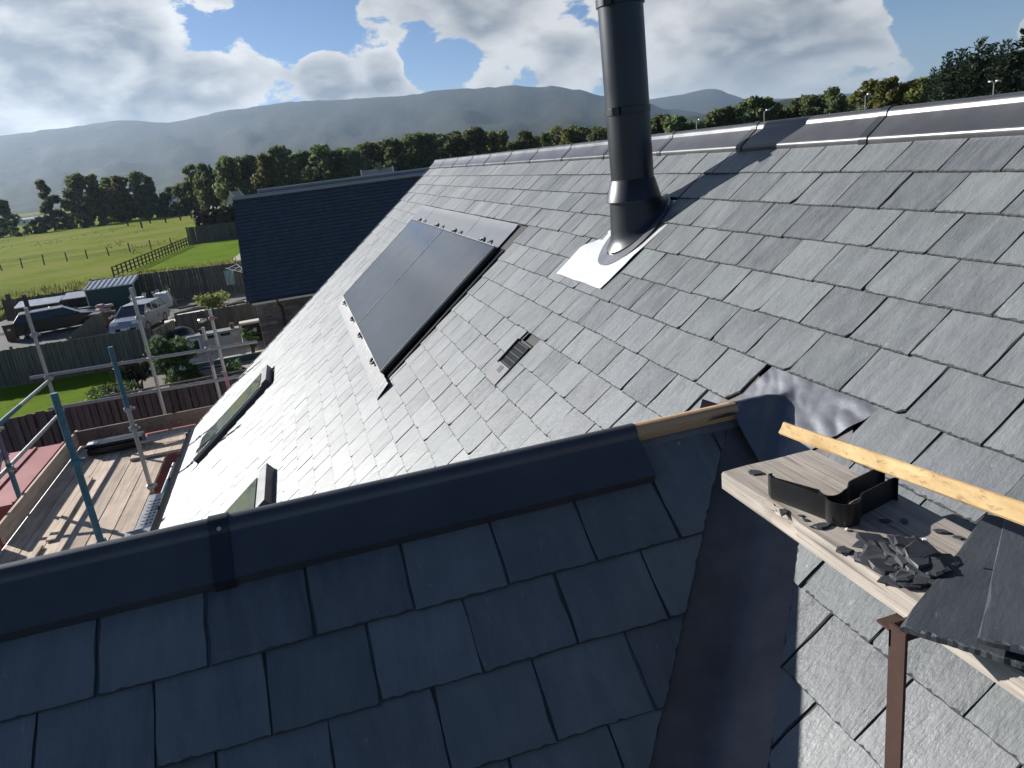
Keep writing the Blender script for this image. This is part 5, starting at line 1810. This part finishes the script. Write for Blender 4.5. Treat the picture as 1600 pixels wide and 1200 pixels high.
# dark kettle-like dome near the washing and the big covered grill
def dome(name, label, cat, loc, r, h, leg):
    d_ = thing(name, label, cat, loc)
    rows = []
    for i in range(13):
        a = R(-50) + R(140) * i / 12
        rows.append([Vector((r * math.cos(a) * math.cos(2 * math.pi * k / 24), r * math.cos(a) * math.sin(2 * math.pi * k / 24) * .8, leg + h * .5 + h * .5 * math.sin(a))) for k in range(25)])
    m = MB(); m.sheet(rows); m.build('dome_body', 'black_plastic', d_, world=False, smooth='all')
    for k in range(3):
        a = k * 2.094
        m = MB(); m.tube([(r * .5 * math.cos(a), r * .4 * math.sin(a), leg + .1), (r * .65 * math.cos(a), r * .55 * math.sin(a), 0)], .03, 6); m.build('leg', 'tyre', d_, world=False)
    m = MB(); m.tube([(-.12, -r * .5, leg + h * .98), (.12, -r * .5, leg + h * .98)], .02, 6); m.build('handle', 'galv_steel', d_, world=False)
dome('barbecue_grill', 'large black domed barbecue grill beside the flowering bush', 'barbecue', (-6.0, 37.1, 0), .62, .95, .3)
dome('kettle_grill', 'small black kettle grill below the clothes line', 'barbecue', (-2.9, 47.0, 0), .5, .8, .6)

# outdoor kitchen counter
kc = thing('outdoor_kitchen', 'pale outdoor kitchen counter with open oven niches on the patio', 'kitchen counter', (-4.2, 36.4, 0), R(3))
m = MB()
m.box((-1.3, 0, .42), (1.1, .7, .84)); m.build('counter_base', 'counter_pale', kc, world=False)
m = MB(); m.box((.05, 0, .42), (1.55, .7, .84)); m.build('counter_base', 'counter_pale', kc, world=False)
m = MB(); m.box((-1.3, 0, .865), (1.16, .76, .05)); m.build('counter_top', 'box_grey', kc, world=False)
m = MB(); m.box((.05, 0, .865), (1.55, .76, .05)); m.build('counter_top', 'box_grey', kc, world=False)
m = MB(); m.box((-1.3, -.36, .42), (.62, .05, .55)); ov = m.build('oven_door', 'black_plastic', kc, world=False)
for dx, dz, sx, sz in ((0, .30, .72, .06), (0, -.30, .72, .06), (-.34, 0, .06, .56), (.34, 0, .06, .56)):
    m = MB(); m.box((-1.3 + dx, -.375, .42 + dz), (sx, .05, sz)); m.build('oven_frame', 'white_paint', ov, world=False)
for x in (-.35, .2):
    m = MB(); m.box((x, -.355, .74), (.42, .03, .14)); m.build('grill_front', 'black_plastic', kc, world=False)
    m = MB(); m.box((x, -.375, .82), (.46, .04, .03)); m.build('grill_rail', 'galv_steel', kc, world=False)
for k in range(3):
    m = MB(); m.box((.62, -.356, .25 + k * .2), (.28, .02, .15)); m.build('drawer_front', 'wood_deck', kc, world=False)
for dx, dz, sx, sz in ((0, .50, 1.0, .10), (-.46, 0, .09, 1.05), (.46, 0, .09, 1.05), (0, -.48, 1.0, .08)):
    m = MB(); m.box((1.38 + dx, -.1, .55 + dz), (sx, .6, sz)); m.build('niche_frame', 'counter_pale', kc, world=False)
m = MB(); m.box((1.38, .1, .55), (.84, .2, .9)); m.build('niche_back', 'wood_post', kc, world=False)
m = MB(); m.box((1.38, -.1, .50), (.82, .5, .03)); m.build('shelf', 'wood_post', kc, world=False)
for x, z, s_, mt, l_ in ((1.15, .17, .22, 'box_grey', 'grey pot on the lower niche shelf of the outdoor kitchen'), (1.5, .64, .2, 'white_paint', 'white jar on the upper niche shelf of the outdoor kitchen'), (.55, 1.02, .26, 'bin_brown', 'brown planter pot on the outdoor kitchen top'), (-.8, 1.0, .22, 'black_plastic', 'black pan on the outdoor kitchen top')):
    m = MB(); m.tube([(0, 0, -s_ / 2), (0, 0, s_ * .3), (0, 0, s_ / 2)], s_ * .4, 10, rs=[s_ * .32, s_ * .45, s_ * .42])
    o = place('pot', m.mesh('pot', mt, True), None, WM[kc] @ Matrix.Translation((x, -.12, z))); lab(o, l_, 'pot')
# patio slabs, bed edging, dark beam, planter
pt = place('patio', MB().add([(-7.4, 27.4, .01), (1, 27.0, .01), (1, 38.6, .01), (-7.4, 39.2, .01)], [(0, 1, 2, 3)]).mesh('patio', 'earth'), kind='structure')
sm = MB(); sm.bevel_box((0, 0, 0), (.585, .885, .03), .006)
sl_me = sm.mesh('paving_slab', 'paving')
for i in range(12):
    for j in range(11):
        if -5.6 + i * .6 < 1:
            place('paving_slab', sl_me, pt, Matrix.Translation((-5.6 + i * .6 + .3 * (j % 2), 28.6 + j * .9, .02 + rng.uniform(0, .004))))
bmh = thing('sleeper_edging', 'dark timber sleeper edging across the patio', 'edging', (-3.0, 32.7, 0))
m = MB(); m.bevel_box((-3.0, 32.7, .2), (4.4, .16, .28), .01, mat=Matrix.Rotation(R(2), 3, 'Z')); m.build('sleeper', 'shed_green', bmh)
m = MB(); m.bevel_box((-5.0, 32.6, .1), (.14, .2, .2), .01); m.build('sleeper_end', 'wood_post', bmh)
plr = thing('timber_planter', 'pinkish timber planter trough at the patio edge', 'planter', (-4.05, 30.2, 0))
for dx, dy, sx, sy in ((0, -.25, 1.1, .05), (0, .25, 1.1, .05), (-.53, 0, .05, .45), (.53, 0, .05, .45)):
    m = MB(); m.bevel_box((-4.05 + dx, 30.2 + dy, .3), (sx, sy, .6), .008); m.build('side_board', 'cloth_pink' if dy < 0 else 'wood_fence', plr)
m = MB(); m.box((-4.05, 30.2, .5), (1.0, .44, .05)); m.build('soil', 'earth', plr)


# ---------------------------------------------------------------- foliage
def leaf_quads(mb, pts, size, rn, flat=0.0, squash=(1, 1)):
    for p in pts:
        s = size * rn.uniform(.55, 1.25)
        a = Vector((rn.gauss(0, 1), rn.gauss(0, 1), rn.gauss(0, 1) * (1 - flat))).normalized()
        b = a.cross(Vector((rn.gauss(0, 1), rn.gauss(0, 1), rn.gauss(0, 1)))).normalized()
        a, b = a * s * squash[0], b * s * squash[1]
        k = rn.uniform(.3, .7)
        mb.add([p - a, p - b * k, p + a, p + b], [(0, 1, 2, 3)])


def crown_pts(rn, blobs, n, shell=.55):
    pts = []
    tot = sum(r ** 2 for _, r in blobs)
    for c, r in blobs:
        for _ in range(int(n * r * r / tot)):
            v = Vector((rn.gauss(0, 1), rn.gauss(0, 1), rn.gauss(0, 1))).normalized()
            d_ = r * (shell + (1 - shell) * rn.random() ** .6) * rn.uniform(.75, 1.08)
            q = Vector(c) + Vector((v.x, v.y, v.z * .82)) * d_
            if mnoise.noise(q * (1.6 / max(r, .2))) > -.33:
                pts.append(q)
    return pts


def tree_proto(seed, h, spread, leafmat, bare=.3, nleaf=1500, leaf=.42, nblob=16, stems=1):
    """meshes for trunk and crown, base at the origin"""
    rn = random.Random(seed)
    tk, blobs = MB(), []
    for s in range(stems):
        bx, by = (0, 0) if stems == 1 else (rn.uniform(-.6, .6), rn.uniform(-.4, .4))
        lean = Vector((rn.uniform(-.10, .10), rn.uniform(-.06, .06), 0)) * h * (1.6 if stems > 1 else 1)
        topz = h * rn.uniform(.72, .85)
        pts = [Vector((bx, by, -.3)), Vector((bx, by, h * bare * .5)) + lean * .15, Vector((bx, by, h * bare)) + lean * .4, Vector((bx, by, topz)) + lean]
        r0 = h * .022
        tk.tube(pts, r0, 7, rs=[r0 * 1.25, r0, r0 * .8, r0 * .2])
        nb = max(4, nblob // stems)
        for i in range(nb):
            f = (i + .5) / nb
            z = h * (bare * .85 + (1 - bare * .85) * f)
            prof = math.sin(math.pi * min(1, .22 + .75 * f)) ** .8
            a = i * 2.4 + rn.uniform(-.5, .5)
            rr = spread * prof * rn.uniform(.25, .85)
            c = Vector((bx + rr * math.cos(a), by + rr * math.sin(a), min(z, h * .93))) + lean * f
            br = spread * rn.uniform(.34, .56) * (1.05 - .35 * f)
            blobs.append((c, br))
            st_ = pts[2].lerp(pts[3], max(0, f - .25))
            tk.tube([st_, st_.lerp(c, .5) + Vector((0, 0, h * .02)), c], r0 * .3, 5, rs=[r0 * .4, r0 * .25, r0 * .07])
    cm = MB()
    leaf_quads(cm, crown_pts(rn, blobs, nleaf), leaf, rn)
    return tk.mesh('trunk', 'bark', True), cm.mesh('crown', leafmat)


def plant_tree(name, label, cat, protos, x, y, z, scale, rz, group=None, sz=1.0):
    wd = (.68 + .36 * ((x * 7.13 + y * 3.77) % 1.0)) if name == 'field_tree' else (.8 + .5 * ((x * 7.13 + y * 3.77) % 1.0))
    t_ = thing(name, label, cat, mat=Matrix.Translation((x, y, z)) @ Matrix.Rotation(rz, 4, 'Z') @ Matrix.Diagonal((scale * wd, scale * wd, scale * sz, 1)), group=group)
    place('trunk', protos[0], t_)
    place('crown', protos[1], t_)
    return t_


OAK = [tree_proto(100 + i, 15, 5.2, 'leaf_oak', .16, 4200, .50, 20) for i in range(6)]
TALL = [tree_proto(120 + i, 16, 3.6, 'leaf_oak', .22, 3400, .46, 18, 2) for i in range(4)]
GOLD = [tree_proto(140 + i, 15, 4.4, 'leaf_gold', .20, 3200, .46, 18) for i in range(3)]
SHRB = [tree_proto(160 + i, 5, 2.8, 'leaf_oak', .06, 1500, .38, 10, 2) for i in range(2)]


def pole_at(az, dist):
    return math.sin(R(az)) * dist, math.cos(R(az)) * dist


trn = random.Random(21)
# scattered trees on the far side of the field: azimuth, top elevation, distance, prototypes, words
fieldtrees = [(-17.3, .85, 285, OAK, 'hazy field-edge tree beyond the dark car'), (-14.9, 1.85, 275, TALL, 'leaning two-stemmed tree at the field edge'), (-13.0, 1.88, 272, OAK, 'dense round tree beside the leaning field-edge tree'),
              (-11.9, 1.80, 268, GOLD, 'yellow-topped tree at the field edge'), (-11.2, 1.45, 274, OAK, 'dark tree tucked below the yellow-topped field tree'), (-10.5, 1.5, 265, GOLD, 'thin pale field-edge tree with bare stems'),
              (-9.2, 1.62, 262, OAK, 'broad dark tree standing free at the field edge'), (-8.7, 1.25, 262, TALL, 'slim tree against the broad free-standing field tree'), (-6.2, 1.72, 240, TALL, 'tall pointed dark tree where the field meets the tree row'),
              (-6.6, .7, 246, SHRB, 'small rounded tree in front of the tall pointed one'), (-7.9, .25, 262, SHRB, 'small bush between field-edge trees'), (-14.0, -.4, 280, SHRB, 'low bush under the leaning field-edge tree')]
for az, el, dist, pr, l_ in fieldtrees:
    x, y = pole_at(az, dist)
    h = ZC + math.tan(R(el)) * dist
    p = trn.choice(pr)
    base = {id(OAK): 15.0, id(TALL): 16.0, id(GOLD): 15.0, id(SHRB): 5.0}[id(pr)]
    plant_tree('field_tree', l_, 'tree', p, x, y, 0, h / base * .97, trn.uniform(0, 6.28), 'trees at the far edge of the field')
# low scrub along the field edge
for i in range(22):
    az = -19 + i * .62 + trn.uniform(-.2, .2)
    dist = trn.uniform(272, 300) - 2.2 * i * .8
    x, y = pole_at(az, dist)
    plant_tree('field_shrub', 'low scrubby bush along the far edge of the field', 'bush', trn.choice(SHRB), x, y, 0, trn.uniform(.5, .95), trn.uniform(0, 6.28), 'scrub along the field edge')
# the close row behind the dark roof
prof = [(-5, 1.85), (-4.1, 1.92), (-1.6, 1.80), (.6, 2.1), (2.4, 2.1), (4.2, 1.65), (5.4, 1.55), (7.3, 2.1), (10.1, 1.98), (12.8, 1.55), (14.7, 1.65), (17.4, 1.0), (20.2, 1.1), (22.5, .95), (24, .9)]
for i in range(46):
    az = -5.0 + i * .63 + trn.uniform(-.15, .15)
    el = interp(prof, az) + trn.uniform(-.22, .08) - (.18 if i % 3 == 1 else 0)
    dist = trn.uniform(205, 235) if i % 2 else trn.uniform(190, 215)
    x, y = pole_at(az, dist)
    h = ZC + math.tan(R(el + trn.choice((0, 0, .18, -.2)))) * dist
    kind = trn.choice(['O', 'O', 'O', 'T', 'G'] if az < 13 else ['O', 'O', 'G'])
    pr = {'O': OAK, 'T': TALL, 'G': GOLD}[kind]
    base = 16.0 if kind == 'T' else 15.0
    lbl = {'O': 'broad dark green tree in the row behind the dark slate roof', 'T': 'slender forked tree in the row behind the dark slate roof', 'G': 'yellowish green tree in the row behind the dark slate roof'}[kind]
    plant_tree('row_tree', lbl, 'tree', trn.choice(pr), x, y, 0, h / base * .97, trn.uniform(0, 6.28), 'tree row behind the dark roof: ' + {'O': 'dark', 'T': 'slender', 'G': 'yellowish'}[kind])
# trees over the ridge to the right of the flue
right = [(26.2, .8, 150, OAK, 'green tree just past the flue pipe'), (27.2, 1.1, 150, OAK, 'round tree between the flue pipe and the first ridge joint'), (28.9, .62, 145, SHRB, 'low tree over the ridge caps near the flue'), (30.4, .95, 150, OAK, 'lighter tree standing before the dark round oak over the ridge'),
         (31.6, 1.05, 150, OAK, 'middling tree joining the round oaks over the ridge'), (32.9, 1.45, 150, OAK, 'dark round oak over the ridge'), (34.5, 1.32, 150, GOLD, 'lighter green round oak over the ridge'),
         (36.2, .85, 155, SHRB, 'small dark tree between the oaks over the ridge'), (37.0, 1.0, 152, OAK, 'dark tree beside the wide oak over the ridge'), (38.0, 1.36, 150, OAK, 'wide dark oak over the ridge'), (38.8, 1.0, 148, OAK, 'dark shoulder tree of the wide oak'),
         (41.0, 1.55, 120, GOLD, 'thin golden-green birch near the conifers'), (41.8, 1.62, 118, GOLD, 'second pale tree next to the golden birch'), (42.6, 1.2, 122, TALL, 'dark slim tree between the birches and conifers'), (43.5, 1.25, 118, GOLD, 'small yellow tree at the foot of the conifers')]
for az, el, dist, pr, l_ in right:
    x, y = pole_at(az, dist)
    h = ZC + math.tan(R(el)) * dist
    base = {id(OAK): 15.0, id(TALL): 16.0, id(GOLD): 15.0, id(SHRB): 5.0}[id(pr)]
    plant_tree('distant_tree', l_, 'tree', trn.choice(pr), x, y, 0, h / base * .97, trn.uniform(0, 6.28), 'trees beyond the main ridge')


def conifer(seed, h, spread):
    rn = random.Random(seed)
    tk = MB(); tk.tube([(0, 0, -.3), (0, 0, h * .5), (0, 0, h * .99)], .2, 7, rs=[h * .02, h * .013, h * .002])
    cm = MB()
    z = h * .04
    while z < h * .99:
        f = z / h
        rad = spread * (1 - f) ** .62 * rn.uniform(.75, 1.1) + .15
        for k in range(int(4 + 5 * (1 - f))):
            a = rn.uniform(0, 6.28)
            tip = Vector((rad * math.cos(a), rad * math.sin(a), z + rad * rn.uniform(.05, .42)))
            root = Vector((0, 0, z))
            tk.tube([root, root.lerp(tip, .9)], .03, 3, rs=[.05, .01])
            nn = max(5, int(rad * 8))
            for q in range(nn):
                t_ = (q + rn.random()) / nn
                p = root.lerp(tip, .12 + .95 * t_) + Vector((rn.gauss(0, .22), rn.gauss(0, .22), rn.gauss(0, .16)))
                dirn = (tip - root).normalized() + Vector((rn.gauss(0, .35), rn.gauss(0, .35), rn.uniform(.0, .9)))
                dirn.normalize()
                sd_v = dirn.cross(Vector((rn.gauss(0, 1), rn.gauss(0, 1), rn.gauss(0, 1)))).normalized()
                s = rn.uniform(.22, .46)
                cm.add([p - dirn * s * .6, p - sd_v * s * .34, p + dirn * s, p + sd_v * s * .34], [(0, 1, 2, 3)])
        z += h * rn.uniform(.018, .030)
    return tk.mesh('trunk', 'bark', True), cm.mesh('crown', 'leaf_conifer')


CON = [conifer(300 + i, 14, 3.4) for i in range(3)]
for i, (az, el, dist) in enumerate([(44.2, 1.7, 104), (44.9, 2.45, 104), (45.6, 2.62, 106), (46.5, 2.95, 105), (47.2, 2.55, 108), (48.0, 2.75, 103), (48.9, 3.05, 104), (49.8, 3.1, 102), (50.9, 3.0, 103), (52.2, 3.2, 104), (46.0, 2.1, 98), (47.6, 2.0, 97), (49.4, 2.2, 96), (44.6, 1.3, 98)]):
    x, y = pole_at(az, dist)
    h = ZC + math.tan(R(el)) * dist
    plant_tree('conifer_tree', 'tall dark conifer in the dense belt over the far ridge end', 'tree', CON[i % 3], x, y, 0, h / 14 * .99, i * 1.3, 'belt of conifers')
# floodlight columns
for az, el, dist, nh in ((29.51, .30, 70, 1), (34.02, .36, 70, 1), (40.29, .53, 70, 1), (47.39, .32, 70, 2)):
    x, y = pole_at(az, dist)
    zt = ZC + math.tan(R(el)) * dist
    fl_ = thing('floodlight_column', {29.51: 'slim floodlight column in front of the trees nearest the flue', 34.02: 'slim floodlight column in front of the pale round oak', 40.29: 'slim floodlight column between the wide oak and the golden birch', 47.39: 'twin-headed floodlight column in front of the conifers'}[az], 'lamp post', (x, y, 0))
    m = MB(); m.tube([(x, y, 0), (x, y, zt)], .05, 8, rs=[.07, .035]); m.build('column', 'galv_steel', fl_)
    for k in range(nh):
        sg = (k * 2 - 1) if nh > 1 else 1
        m = MB(); m.tube([(x, y, zt - .1), (x + sg * .25, y, zt + .05)], .03, 6); m.build('lamp_arm', 'galv_steel', fl_)
        m = MB(); m.bevel_box((x + sg * .33, y, zt + .09), (.26, .2, .10), .02); m.build('lamp_head', 'white_paint', fl_)

# weeds along the boundary and rushy tufts in the field
grn = random.Random(2)
m = MB()
for _ in range(5200):
    if grn.random() < .55:
        x, y = grn.uniform(-26, -6), grn.uniform(60.5, 78)
        if x > -17.5 + (y - 79) * .1 and y > 77:
            continue
        hh = grn.uniform(.25, .8)
    else:
        x, y = grn.uniform(-75, -12), grn.uniform(80, 240)
        if mnoise.noise(Vector((x * .06, y * .03, 5))) < .12:
            continue
        hh = grn.uniform(.2, .55)
    for k in range(3):
        a = grn.uniform(0, 6.28); w_ = grn.uniform(.04, .12)
        m.add([(x - w_ * math.cos(a), y - w_ * math.sin(a), -.1), (x + w_ * math.cos(a), y + w_ * math.sin(a), -.1), (x + grn.gauss(0, .15), y + grn.gauss(0, .15), hh)], [(0, 1, 2)])
o = m.build('rough_grass', 'leaf_gold', None); lab(o, 'rough weeds and rushy tufts along the fence and across the field', 'grass', kind='stuff')

# hedge by the dark garden fence, flowering bush and shrubs on the lawn edge
hrn = random.Random(6)
hd = thing('hedge', 'dark clipped hedge behind the garden fence next to the dark roof', 'hedge', (-8.5, 118, 0))
m = MB()
pts = [Vector((-13.5 + 9.5 * hrn.random(), 116.5 + 4 * hrn.random(), 4.6 * hrn.random() ** .7 + .1)) for _ in range(2600)]
pts = [p for p in pts if p.z < 4.2 + .5 * mnoise.noise(p * .7)]
leaf_quads(m, pts, .30, hrn); m.build('foliage', 'leaf_hedge', hd)
m = MB(); m.bevel_box((-8.75, 118.5, 1.9), (8.6, 3.0, 3.6), .3); m.build('branches', 'bark', hd)


def bush(name, label, x, y, z0, r, h, n, mat, leaf, flowers=0, seed=1):
    rn = random.Random(seed)
    b = thing(name, label, 'shrub', (x, y, z0))
    blobs = [(Vector((x + rn.uniform(-.55, .55) * r, y + rn.uniform(-.5, .5) * r, z0 + h * rn.uniform(.25, .8))), r * rn.uniform(.32, .52)) for _ in range(11)]
    m = MB(); pts = crown_pts(rn, blobs, n, .5); leaf_quads(m, pts, leaf, rn, 0, (1.25, .6)); m.build('foliage', mat, b)
    m = MB()
    for c, rr in blobs[:8]:
        m.tube([(x + rn.uniform(-.1, .1), y, z0), Vector((x, y, z0)).lerp(c, .6), c], .02, 5, rs=[.03, .02, .008])
    m.build('stems', 'bark', b)
    if flowers:
        m = MB()
        for p in rn.sample(pts, flowers):
            q = p + Vector((rn.uniform(-.05, .05), -.08, .06))
            for k in range(5):
                a = k * 1.257
                v = Vector((math.cos(a), .3 * math.sin(a) - .2, math.sin(a))) * .045
                m.add([q, q + v * 1.2 + Vector((.015, 0, -.015)), q + v * 1.7, q + v * 1.2 + Vector((-.015, 0, .015))], [(0, 1, 2, 3)])
        m.build('flower_heads', 'petal_white', b, kind='stuff')
    return b
bush('flowering_bush', 'large leafy bush with white flowers by the patio', -5.45, 30.4, 0, 1.12, 2.25, 4600, 'leaf_bush', .085, 90, 3)
bush('garden_shrub', 'low reddish green shrub in front of the pale board fence', -7.0, 31.3, 0, 1.0, 1.3, 2000, 'leaf_hedge', .075, 0, 4)
bush('garden_shrub', 'bright green low shrub at the end of the lawn strip', -7.2, 28.3, 0, 1.05, 1.0, 2200, 'leaf_bush', .07, 20, 5)
bush('garden_shrub', 'dark green shrub at the foot of the flowering bush', -4.9, 29.2, 0, .7, 1.25, 1500, 'leaf_bush', .08, 14, 6)
bush('garden_shrub', 'small grey-green shrub growing by the timber planter', -3.15, 29.6, 0, .5, 1.0, 900, 'leaf_bush', .06, 0, 8)
bush('climbing_plant', 'sparse climbing plant against the stone wall corner', -2.75, 34.0, 0, .4, 1.5, 500, 'leaf_bush', .07, 0, 9)
bush('garden_shrub', 'yellow-green shrub growing out of the scrap heap', -5.4, 46.5, .5, 1.1, .9, 700, 'leaf_gold', .12, 0, 10)

# ================================================================ NEIGHBOURING HOUSE AND FAR HOUSES
nh = thing('stone_house', 'neighbouring stone house under a dark blue slate roof', 'house', (3.5, 38, 0))
NX0, NX1 = -2.56, 7.6
NYE, NZE = 34.15, 2.30
NYR, NZR = 39.6, ZC - .72
ang = math.atan2(NZR - NZE, NYR - NYE)
Ls = math.hypot(NZR - NZE, NYR - NYE)
rfm = Matrix(((1, 0, 0, 0), (0, math.cos(ang), -math.sin(ang), NYE), (0, math.sin(ang), math.cos(ang), NZE), (0, 0, 0, 1)))
m = MB(); m.box(((NX0 + NX1) / 2, Ls / 2, -.06), (NX1 - NX0 - .1, Ls - .1, .08))
nr = place('roof', m.mesh('roof', 'tray_black'), nh, WM[nh].inverted() @ rfm)
# courses of small slates
nrn = random.Random(12)
m = MB()
NC = 27
for k in range(NC):
    v0 = Ls * k / NC
    x = NX0 + nrn.uniform(-.12, 0)
    while x < NX1:
        w = .235
        a, b = max(x + .003, NX0), min(x + w - .003, NX1)
        x += w
        if b - a < .02 or a > 7.6:
            continue
        dz = nrn.uniform(0, .004)
        t0, t1 = v0 - .006, min(v0 + Ls / NC * 1.9, Ls)
        m.add([(a, t0, .042 + dz), (b, t0, .042 + dz), (b, t1, -.012), (a, t1, -.012), (a, t0, .004), (b, t0, .004)], [(0, 1, 2, 3), (4, 5, 1, 0)])
place('slate_courses', m.mesh('slate_courses', 'slate_blue'), nr, None, kind='stuff')
m = MB(); m.tube([(NX0 - .02, NYR, NZR + .02), (NX1, NYR, NZR + .02)], .11, 10); m.build('ridge_roll', 'galv_steel', nh, smooth=True)
m = MB(); m.box((0, 0, 0), (.05, Ls + .1, .16)); place('verge_trim', m.mesh('verge_trim', 'frame_grey'), nh, WM[nh].inverted() @ rfm @ Matrix.Translation((NX0 - .026, Ls / 2, -.04)))
m = MB(); m.add([(NX0, NYR, NZR - .02), (NX1, NYR, NZR - .02), (NX1, 2 * NYR - NYE, NZE), (NX0, 2 * NYR - NYE, NZE)], [(0, 1, 2, 3)]); m.add([(NX0, NYR, NZR - .08), (NX1, NYR, NZR - .08), (NX1, 2 * NYR - NYE, NZE - .06), (NX0, 2 * NYR - NYE, NZE - .06)], [(3, 2, 1, 0)]); m.build('rear_roof', 'slate_blue', nh)
m = MB(); m.box(((NX0 + NX1) / 2 + .15, NYE - .02, NZE - .10), (NX1 - NX0, .05, .17)); m.build('fascia', 'white_paint', nh)
m = MB(); m.tube([(NX0 + .05, NYE - .10, NZE - .04), (NX1, NYE - .10, NZE - .04)], .055, 8); m.build('gutter', 'gutter_black', nh, smooth=True)
m = MB(); m.tube([(-1.35, NYE - .10, NZE - .06), (-1.35, NYE - .06, NZE - .3), (-1.25, NYE + .24, NZE - .45), (-1.25, NYE + .24, 0)], .045, 8); m.build('downpipe', 'gutter_black', nh, smooth=True)
m = MB(); m.prism([(NYE + .35, 0), (2 * NYR - NYE - .35, 0), (2 * NYR - NYE - .35, NZE - .2), (NYR, NZR - .35), (NYE + .35, NZE - .1)], (NX0 + .25, 0, 0), (0, 1, 0), (0, 0, 1), (1, 0, 0), .3)
m.box(((NX0 + NX1) / 2 + .3, NYE + .45, NZE / 2), (NX1 - NX0 - .6, .2, NZE)); wl_ = m.build('stone_wall', 'mortar', nh)
# rubble stones of the wall, each its own
srn = random.Random(44)
ST = []
for i in range(8):
    b = MB(); b.bevel_box((0, 0, 0), (1, .07, 1), .012, mat=None); me = b.mesh('stone', 'stone_dark')
    for v_ in me.vertices:
        v_.co += Vector((srn.uniform(-.03, .03), srn.uniform(-.01, .006), srn.uniform(-.04, .04)))
    ST.append(me)
z = .02
WI = WM[wl_].inverted()
while z < NZE - .15:
    hh = srn.uniform(.11, .22)
    x = NX0 + .26
    while x < 1.6:
        ww = srn.uniform(.16, .48)
        place('stone', srn.choice(ST), wl_, WI @ Matrix.Translation((x + ww / 2, NYE + .335, z + hh / 2)) @ Matrix.Diagonal((ww - .018, 1, hh - .018, 1)))
        x += ww
    z += hh
# second parallel roof just behind
h2 = thing('rear_house', 'long dark slate roof of a second house just behind the first', 'house', (6, 52, 0))
m = MB(); y0, zr2 = 52.0, ZC - .66
m.add([(-1.8, y0 - 5, zr2 - 4.2), (9.9, y0 - 5, zr2 - 4.2), (9.9, y0, zr2), (-1.8, y0, zr2), (-1.8, y0 + 5, zr2 - 4.2), (9.9, y0 + 5, zr2 - 4.2)], [(0, 1, 2, 3), (3, 2, 5, 4)]); m.build('roof', 'slate_blue', h2)
m = MB(); m.prism([(y0 - 4.6, 0), (y0 + 4.6, 0), (y0 + 4.6, zr2 - 3.95), (y0, zr2 - .1), (y0 - 4.6, zr2 - 3.95)], (-1.5, 0, 0), (0, 1, 0), (0, 0, 1), (1, 0, 0), 11.0); m.build('wall', 'render_wall', h2)
m = MB(); m.tube([(-1.85, y0, zr2 + .02), (9.9, y0, zr2 + .02)], .12, 8); m.build('ridge_roll', 'galv_steel', h2, smooth=True)


def far_house(label, az, dist, zr_, w, d_, rz, wallm, roofm, chim=True, eave=2.6):
    x, y = pole_at(az, dist)
    h_ = thing('distant_house', label, 'house', (x, y, 0), rz)
    m = MB(); m.prism([(-d_ / 2, 0), (d_ / 2, 0), (d_ / 2, eave), (0, zr_ - .1), (-d_ / 2, eave)], (-w / 2, 0, 0), (0, 1, 0), (0, 0, 1), (1, 0, 0), w); m.build('wall', wallm, h_, world=False)
    m = MB()
    o_ = .3
    for s in (-1, 1):
        vs = [(-w / 2 - o_, s * (d_ / 2 + o_), eave - .25), (w / 2 + o_, s * (d_ / 2 + o_), eave - .25), (w / 2 + o_, 0, zr_), (-w / 2 - o_, 0, zr_)]
        vs2 = [(a, b, c - .12) for a, b, c in vs]
        fs = [(0, 1, 2, 3), (7, 6, 5, 4), (0, 4, 5, 1), (1, 5, 6, 2), (3, 7, 4, 0)]
        m.add(vs + vs2, fs)
    rf_ = m.build('roof', roofm, h_, world=False)
    if chim:
        m = MB(); m.box((w * .1, 0, zr_ + .35), (.7, .6, 1.1)); m.build('chimney', 'stone_dark', rf_, world=False)
    for sx in (-1, 1):
        m = MB(); m.tube([(sx * (w / 2 + o_), -d_ / 2 - o_, eave - .2), (sx * (w / 2 + o_), 0, zr_ + .1)], .11, 5); m.build('barge_board', 'white_paint', h_, world=False)
    for k in range(3):
        m = MB(); m.box((-w * .3 + k * w * .3, -d_ / 2 - .02, 1.4), (1.0, .06, 1.1)); m.build('window', 'car_glass', h_, world=False)
    return h_
far_house('pale-roofed cottage with a chimney peeping over the dark roofs', 6.45, 120, ZC - .45, 4.2, 6, R(-8), 'white_paint', 'house_roof_pale')
far_house('small pale-roofed hut behind the hedge', -3.55, 150, ZC - 1.3, 3.6, 4, R(70), 'render_wall', 'house_roof_pale', False)
far_house('white farm building glimpsed between the field trees', -8.0, 420, 5.0, 15, 8, R(6), 'white_paint', 'box_grey', False)
far_house('long low white barn beyond the leaning field tree', -15.6, 460, 4.2, 17, 9, R(-4), 'white_paint', 'box_grey', False)
far_house('small white house beyond the broad field tree', -12.6, 430, 4.5, 9, 7, R(15), 'white_paint', 'box_grey', False)
